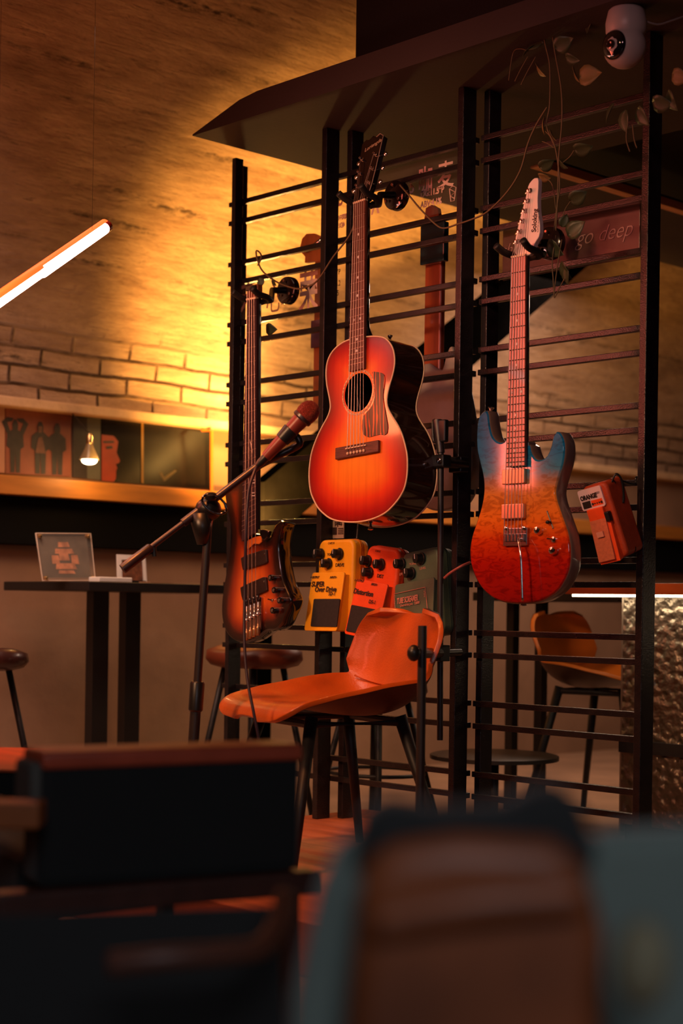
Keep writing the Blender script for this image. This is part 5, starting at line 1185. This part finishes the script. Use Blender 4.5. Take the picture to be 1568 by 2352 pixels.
obj('clip_band', MB()._lathe([(.0175, .055), (.0195, .056), (.0175, .085), (.0155, .086)], h0, md_, 20, 0), M_plastic, ms, world=True, smooth='auto')
cp = [h0 + md_ * (Lm + .03), atD(585, 1082, DM - .03), atD(571, 1130, DM - .05), atD(565, 1220, DM - .06), atD(562, 1350, DM - .06), atD(561, 1470, DM - .08), atD(568, 1560, DM - .10), atD(583, 1640, DM - .12), atD(597, 1720, DM - .12), atD(604, 1850, DM - .1), atD(600, 2030, DM - .05)]
single('microphone_cable', MB().tube(smooth3(cp, 8), .0036, 8), mat('cable_dark_violet', (.028, .014, .028, 1), .4), 'dark cable falling from the microphone across the front of the bass', 'cable', smooth=True)

# ================================================================== SECURITY CAMERA
sc0 = onZ(1438, 22, ZS); 
sc_ = thing('security_camera', 'white ball-shaped security camera fixed under the soffit at the upper right', 'camera', sc0)
M_whitep = mat('white_abs', srgb(176, 168, 165), .4)
kd = sc0.length and (sc0 - CAM).dot(F); s_ = kd / 3700
obj('base', MB()._lathe([(.036 , 0), (.040, -.004), (.0455, -.030), (.0445, -.050), (.036, -.064)], sc0, (0, 0, 1), 32, 0), M_whitep, sc_, world=True, smooth='auto')
bc_ = atD(1434, 108, kd); obj('ball', MB().ball(bc_, .0475, 28), M_whitep, sc_, world=True, smooth=True)
ld = (-F * .62 - R * .70 - U * .10).normalized()
lens_c = bc_ + ld * .040
obj('lens_face', MB()._lathe([(.0315, -.006), (.0318, -.001), (.026, .003), (.010, .0055), (.0001, .006)], lens_c, ld, 32, 0), mat('lens_black_glass', (.006, .006, .007, 1), .08, coat=1), sc_, world=True, smooth=True)
obj('lens', MB()._lathe([(.010, .004), (.010, .010), (.006, .011), (.0001, .009)], lens_c, ld, 20, 0), M_gloss, sc_, world=True, smooth='auto')
single('camera_wire', MB().tube(smooth3([atD(1480, 48, kd), atD(1510, 56, kd), atD(1540, 48, kd), atD(1590, 30, kd)]), .0025, 8), mat('grey_wire', srgb(120, 110, 105), .5), 'thin grey wire running right from the security camera', 'wire', smooth=True)

# ================================================================== TRAILING PLANT
M_leaf = mat('pothos_leaf', srgb(58, 66, 44), .45, noise=.3, scale=30); M_leaf2 = mat('pothos_pale_leaf', srgb(118, 98, 58), .5, noise=.2, scale=30); M_stem = mat('pothos_stem', srgb(96, 74, 48), .6)
plt = thing('trailing_pothos', 'trailing pothos with long bare vines hanging from the soffit over the rack', 'plant', onZ(1260, 60, ZS))
YV = 2.93
def stem(px, r=.0018, y=YV):
    pts = smooth3([onY(a, b, y) if len(c) == 0 else onY(a, b, c[0]) for a, b, *c in px]); obj('stem', MB().tube(pts, r, 6), M_stem, plt, world=True, smooth=True)
stem([(1262, -20), (1255, 40), (1250, 90), (1262, 150), (1262, 240), (1255, 290), (1275, 340), (1285, 420), (1278, 480), (1272, 530)])
stem([(1290, -20), (1282, 60), (1270, 90), (1288, 200), (1290, 280), (1283, 360), (1280, 460), (1276, 530)])
stem([(1256, 246), (1232, 285), (1212, 330), (1195, 390), (1165, 440), (1118, 487), (1080, 505), (1050, 515), (1020, 524), (1000, 515), (965, 480), (940, 450), (918, 425)], .0022)
stem([(815, 512), (800, 545), (765, 590), (738, 632), (720, 652), (700, 660), (680, 663), (640, 650), (605, 625), (592, 600), (588, 578), (594, 578), (600, 590), (592, 610)], .0024)
stem([(1212, 118), (1195, 112), (1178, 122), (1168, 185)], .0013); stem([(1212, 130), (1195, 160), (1182, 187)], .0013); stem([(1230, 130), (1208, 170), (1196, 195)], .0013)
stem([(1250, 88), (1232, 72)], .0013); stem([(1270, 330), (1262, 312), (1250, 300)], .0012); stem([(1290, 375), (1308, 360), (1318, 345)], .0012)
stem([(1272, 340), (1258, 330), (1245, 325)], .0012); stem([(1276, 480), (1268, 425), (1250, 408)], .0012); stem([(1290, 505), (1298, 480), (1310, 462)], .0012)
stem([(1276, 540), (1268, 600), (1270, 640), (1272, 680)], .0014); stem([(1290, 550), (1280, 610), (1272, 682), (1285, 660), (1296, 640)], .0014)
stem([(1440, 285), (1438, 320), (1446, 348)], .0013); stem([(1452, 285), (1456, 320), (1462, 340)], .0013)
def leaf(px, py, size, ang, tilt=0.3, m=M_leaf, y=YV, fold=.25):
    c = onY(px, py, y); n = 10; mb = MB(); out = []
    prof = [(0, 0), (.12, .30), (.30, .42), (.52, .40), (.75, .24), (1.0, 0)]
    up = V((math.cos(ang), 0, math.sin(ang))); sd = V((-math.sin(ang), 0, math.cos(ang)))
    nrm = V((0, -1, 0)); sd = (sd * math.cos(tilt) + nrm * math.sin(tilt)); nrm2 = up.cross(sd)
    for t, w_ in prof:
        for k in (-1, -.5, 0, .5, 1):
            mb.v.append(c + up * (t * size - (.06 * size if abs(k) == 1 and t < .2 else 0)) + sd * (w_ * size * k) + nrm2 * (fold * size * w_ * abs(k) - .15 * size * t * t))
    for i in range(5):
        for k in range(4): mb.f.append([i * 5 + k, i * 5 + k + 1, (i + 1) * 5 + k + 1, (i + 1) * 5 + k]); mb.mi.append(0)
    o = obj('leaf', mb, m, plt, world=True, smooth=True); md = o.modifiers.new('s', 'SOLIDIFY'); md.thickness = .0006
D = math.radians
for a in [(1332, 178, .056, D(0), .1, M_leaf2), (1318, 155, .040, D(-75), 1.0, M_leaf2), (1232, 148, .042, D(-60), 1.0, M_leaf2), (1250, 270, .040, D(-100), .8, M_leaf2), (1265, 300, .030, D(-70), 1.1, M_leaf2),
          (1238, 405, .034, D(-20), .9, M_leaf2), (1305, 540, .050, D(30), .2, M_leaf), (1290, 520, .030, D(60), .8, M_leaf), (1240, 560, .058, D(185), .9, M_leaf), (1258, 560, .052, D(-40), .4, M_leaf),
          (1215, 585, .044, D(-110), .5, M_leaf), (1288, 605, .048, D(-60), .6, M_leaf), (1300, 615, .04, D(-90), .4, M_leaf), (1250, 590, .04, D(160), .9, M_leaf), (1310, 462, .046, D(15), .7, M_leaf),
          (1320, 345, .048, D(-5), .9, M_leaf), (1240, 385, .04, D(10), .9, M_leaf), (1285, 370, .03, D(-50), .9, M_leaf), (1330, 5, .045, D(-80), .6, M_leaf), (1365, 15, .06, D(-120), .4, M_leaf), (1245, 100, .05, D(170), .5, M_leaf),
          (1275, 110, .05, D(10), .6, M_leaf), (1300, 130, .04, D(-30), .8, M_leaf), (1225, 105, .04, D(200), .9, M_leaf), (1435, 255, .05, D(-90), .4, M_leaf), (1465, 250, .05, D(-60), .5, M_leaf), (1500, 235, .05, D(-20), .6, M_leaf),
          (1545, 170, .045, D(-30), .4, M_leaf2), (1535, 210, .05, D(-70), .6, M_leaf), (1410, 240, .045, D(-130), .7, M_leaf), (602, 655, .028, D(120), .5, M_leaf), (625, 640, .026, D(-60), .5, M_leaf), (612, 755, .04, D(-10), .2, M_leaf)]:
    leaf(a[0], a[1], a[2], a[3], a[4], a[5])

# ================================================================== NEON TUBE LAMP
n0 = atD(243, 522, 4.15); n1 = atD(-60, 733, 3.45); nd = (n1 - n0).normalized(); nm = n0 + nd * (n1 - n0).length * .53
nl = thing('tube_light', 'glowing pink-white tube lamp slanting through the air at the left edge', 'lamp', (n0 + n1) / 2)
M_neon = mat('neon_glow', (1, .8, .75, 1), .5, emis=(1.0, .50, .42, 1), estr=14)
M_neon2 = mat('neon_halo_glow', (1, .2, .05, 1), .5, emis=(1.0, .10, .015, 1), estr=1.6)
obj('tube', MB().tube([n0 + nd * .012, nm], .0150, 16), M_neon, nl, world=True, smooth=True)
obj('far_tube', MB().tube([nm + nd * .002, n1], .0120, 16), M_neon, nl, world=True, smooth=True)
offn = UC * .0085 - RC * .004 + F * .006
obj('orange_halo', MB().tube([n0 + offn - nd * .0, n1 + offn], .0140, 14), M_neon2, nl, world=True, smooth=True)  # glowing tube added to stand in for the lamp's orange halo
obj('end_cap', MB().tube([n0 - nd * .010, n0 + nd * .014], .0150, 16), mat('red_end_cap', srgb(150, 20, 14), .35), nl, world=True, smooth='auto')
for p in (n0 + nd * .10, n1 - nd * .12):
    obj('hanging_wire', MB().tube([p + U * .01, V((p.x, p.y, 2.9 if False else p.z + 1.2))], .0004, 5), M_plastic, nl, world=True)
light('tube_light_glow', 'POINT', nm - RC * .15 + UC * -.06 + F * .25, 6.0, (1.0, .22, .08), shadow_soft_size=.08)

# ================================================================== FOREGROUND FURNITURE (out of focus)
M_blk = mat('black_upholstery', (.010, .008, .008, 1), .85, sheen=.1); M_redtop = mat('red_lit_top_edge', srgb(196, 78, 50), .5, noise=.1); M_gry = mat('side_lit_upholstery', srgb(92, 84, 78), .85)
d0, d1 = 1.95, 2.12
bl = atD(95, 1735, d0); brp = atD(692, 1722, d1); ax = (brp - bl); ax.z = 0; axn = ax.normalized(); nrm = V((-axn.y, axn.x, 0)); nrm = nrm if nrm.dot(F) > 0 else -nrm
zt0 = (bl.z + brp.z) / 2
ch3 = thing('armchair', 'black upholstered armchair with a painted red-lit top edge in the near left', 'armchair', V((bl.x + ax.x / 2, bl.y + ax.y / 2, 0)))
def along(t, dep, z): return V((bl.x, bl.y, 0)) + ax * t + nrm * dep + U * z
def abox(t0, t1, dd0, dd1, z0, z1):
    c = [along(t, d, z) for z in (z0, z1) for t, d in ((t0, dd0), (t1, dd0), (t1, dd1), (t0, dd1))]
    return MB().add(c, [(3, 2, 1, 0), (4, 5, 6, 7), (0, 1, 5, 4), (1, 2, 6, 5), (2, 3, 7, 6), (3, 0, 4, 7)])
zbb = .352
obj('backrest', abox(0, 1, 0, .075, zbb, zt0 - .004), M_blk, ch3, world=True, bevel=.012, smooth='auto')
obj('top_pad', abox(.0, 1, -.006, .075, zt0 - .016, zt0 + .006), M_redtop, ch3, world=True, bevel=.006, smooth='auto')  # red light along the top edge is put into the pad colour
obj('side_pad', abox(-.035, .012, .0, .07, zt0 - .085, zt0 - .006), M_gry, ch3, world=True, bevel=.012, smooth='auto')  # grey stands in for light falling on the side of the padding
obj('rear_rail', abox(-.16, 1.06, -.02, .02, zbb - .030, zbb), mat('dark_stained_wood', srgb(72, 36, 28), .5, noise=.2), ch3, world=True, bevel=.004)
obj('armrest', abox(.94, 1.10, .10, .16, zt0 - .085, zt0 - .050), M_blk, ch3, world=True, bevel=.006)
obj('seat', abox(.0, 1, .07, .45, zbb - .05, zbb + .03), M_blk, ch3, world=True, bevel=.02)
for t, d in ((.02, .0), (.95, .0), (.02, .42), (.95, .42)): obj('leg', abox(t, t + .05, d, d + .03, 0, zbb - .03), mat('dark_stained_wood', srgb(72, 36, 28), .5), ch3, world=True)
# bench at the left edge
M_ow = mat('orange_varnished_wood', srgb(206, 80, 34), .4, noise=.2, scale=9, stretch=(.6, 5, 1))
def slab_px(px0, px1, pyt, d, depth, th):
    a = atD(px0, pyt, d); b = atD(px1, pyt, d); b.z = a.z; n_ = V((F.x, F.y, 0)) * depth
    return MB().add([a, b, b + n_, a + n_, a - U * th, b - U * th, b + n_ - U * th, a + n_ - U * th], [(0, 1, 2, 3), (4, 7, 6, 5), (0, 4, 5, 1), (1, 5, 6, 2), (2, 6, 7, 3), (3, 7, 4, 0)])
bn = thing('wooden_bench', 'orange varnished wooden bench cut off by the left edge behind the armchair', 'bench', atD(20, 1392, 2.9).xy.to_3d())
obj('bench_top', slab_px(-260, 84, 1764, 2.75, .42, .004), M_ow, bn, world=True)
obj('bench_body', slab_px(-260, 82, 1768, 2.76, .40, .040), M_void, bn, world=True)
obj('lower_slat', slab_px(-260, 80, 1842, 2.70, .12, .010), mat('red_varnished_slat', srgb(130, 56, 36), .25, noise=.3), bn, world=True)
obj('shelf', slab_px(-260, 60, 1925, 2.55, .06, .010), mat('red_varnished_slat', srgb(130, 56, 36), .25, noise=.3), bn, world=True)
obj('foot_board', slab_px(-260, 34, 1985, 2.5, .03, .055), mat('mauve_board', srgb(96, 50, 50), .6), bn, world=True)
for px in (-230, 40): p = atD(px, 1900, 2.95); obj('leg', MB().ext((p.x - .02, p.y - .02, 0), (p.x + .02, p.y + .02, atD(20, 1790, 2.8).z)), M_void, bn, world=True)
single('chair_armrest', slab_px(-200, 90, 1842, 1.85, .05, .030), mat('warm_wood_arm', srgb(170, 88, 40), .5, noise=.15, scale=10), 'blurred brown wooden armrest end before the bench at the left edge', 'armrest', bevel=.004)
# near bentwood arm
bwd = thing('near_chair', 'very blurred dark chair arm curving through the lower left foreground', 'chair', atD(450, 1392, 1.25).xy.to_3d())
dk = mat('near_dark_wood', srgb(84, 42, 28), .5)
obj('arm_rail', MB().tube(smooth3([atD(250, 2215, 1.2), atD(380, 2200, 1.2), atD(520, 2190, 1.22), atD(600, 2175, 1.24), atD(640, 2120, 1.27), atD(655, 2060, 1.3)]), .009, 12), dk, bwd, world=True, smooth=True)
obj('back_panel', MB().add([atD(-250, 2110, 1.3), atD(640, 2080, 1.36), atD(660, 2700, 1.36), atD(-250, 2700, 1.3), atD(-250, 2110, 1.34), atD(640, 2080, 1.40), atD(660, 2700, 1.40), atD(-250, 2700, 1.34)], [(0, 1, 2, 3), (4, 7, 6, 5), (0, 4, 5, 1), (1, 5, 6, 2), (2, 6, 7, 3), (3, 7, 4, 0)]), M_blk, bwd, world=True)
# nearest: teal-grey shell seat with brown leather bag
dN = .82
M_teal = mat('teal_grey_velvet', srgb(98, 106, 100), .9, sheen=.3); M_brl = mat('brown_saddle_leather', srgb(128, 62, 28), .5, noise=.4, scale=9, bump=.1, bscale=20)
lc = thing('lounge_chair', 'very blurred teal-grey lounge chair filling the lower right foreground', 'lounge chair', atD(1130, 1392, dN).xy.to_3d())
def npoly(pts, d, th, m, nm, par, bev=.01):
    c = [atD(a, b, d) for a, b in pts]; k = len(c); mb = MB(); mb.add(c + [p + V((F.x, F.y, 0)) * th for p in c], [tuple(range(k))[::-1], tuple(range(k, 2 * k))] + [(i, (i + 1) % k, k + (i + 1) % k, k + i) for i in range(k)])
    return obj(nm, mb, m, par, world=True, bevel=bev, smooth='auto')
npoly([(650, 2700), (672, 2300), (730, 2050), (775, 1950), (830, 1915), (900, 1950), (1300, 1950), (1420, 1915), (1640, 1905), (1700, 2100), (1700, 2700)], dN, .035, M_teal, 'shell', lc)
npoly([(810, 1990), (835, 1870), (900, 1845), (1000, 1862), (1180, 1858), (1230, 1812), (1320, 1815), (1350, 1880), (1385, 1990)], dN - .018, .045, M_blk, 'top_roll', lc)
lb = thing('leather_cushion', 'very blurred brown leather cushion leaning in the teal-grey lounge chair', 'cushion', atD(1090, 1392, dN - .03).xy.to_3d() + U * .35)
npoly([(770, 2700), (800, 2300), (835, 2010), (880, 1945), (1050, 1925), (1270, 1935), (1350, 1985), (1395, 2150), (1395, 2350), (1330, 2700)], dN - .046, .025, M_brl, 'cover', lb, .012)
for (a, b, c_, e, r_) in ((860, 2120, 1330, 2060, .009),):
    obj('leather_fold', MB().tube(smooth3([atD(a, b, dN - .048), atD((a + c_) / 2, (b + e) / 2 - 12, dN - .052), atD(c_, e, dN - .048)]), r_, 12), M_brl, lb, world=True, smooth=True)
single('bolster', MB().ball(atD(1475, 2215, dN - .075), .014, 16, sc=(1, 1, 1.5)), mat('beige_fabric', srgb(120, 108, 84), .8), 'blurred beige fabric bulge on the right arm of the lounge chair', 'bolster', smooth=True)
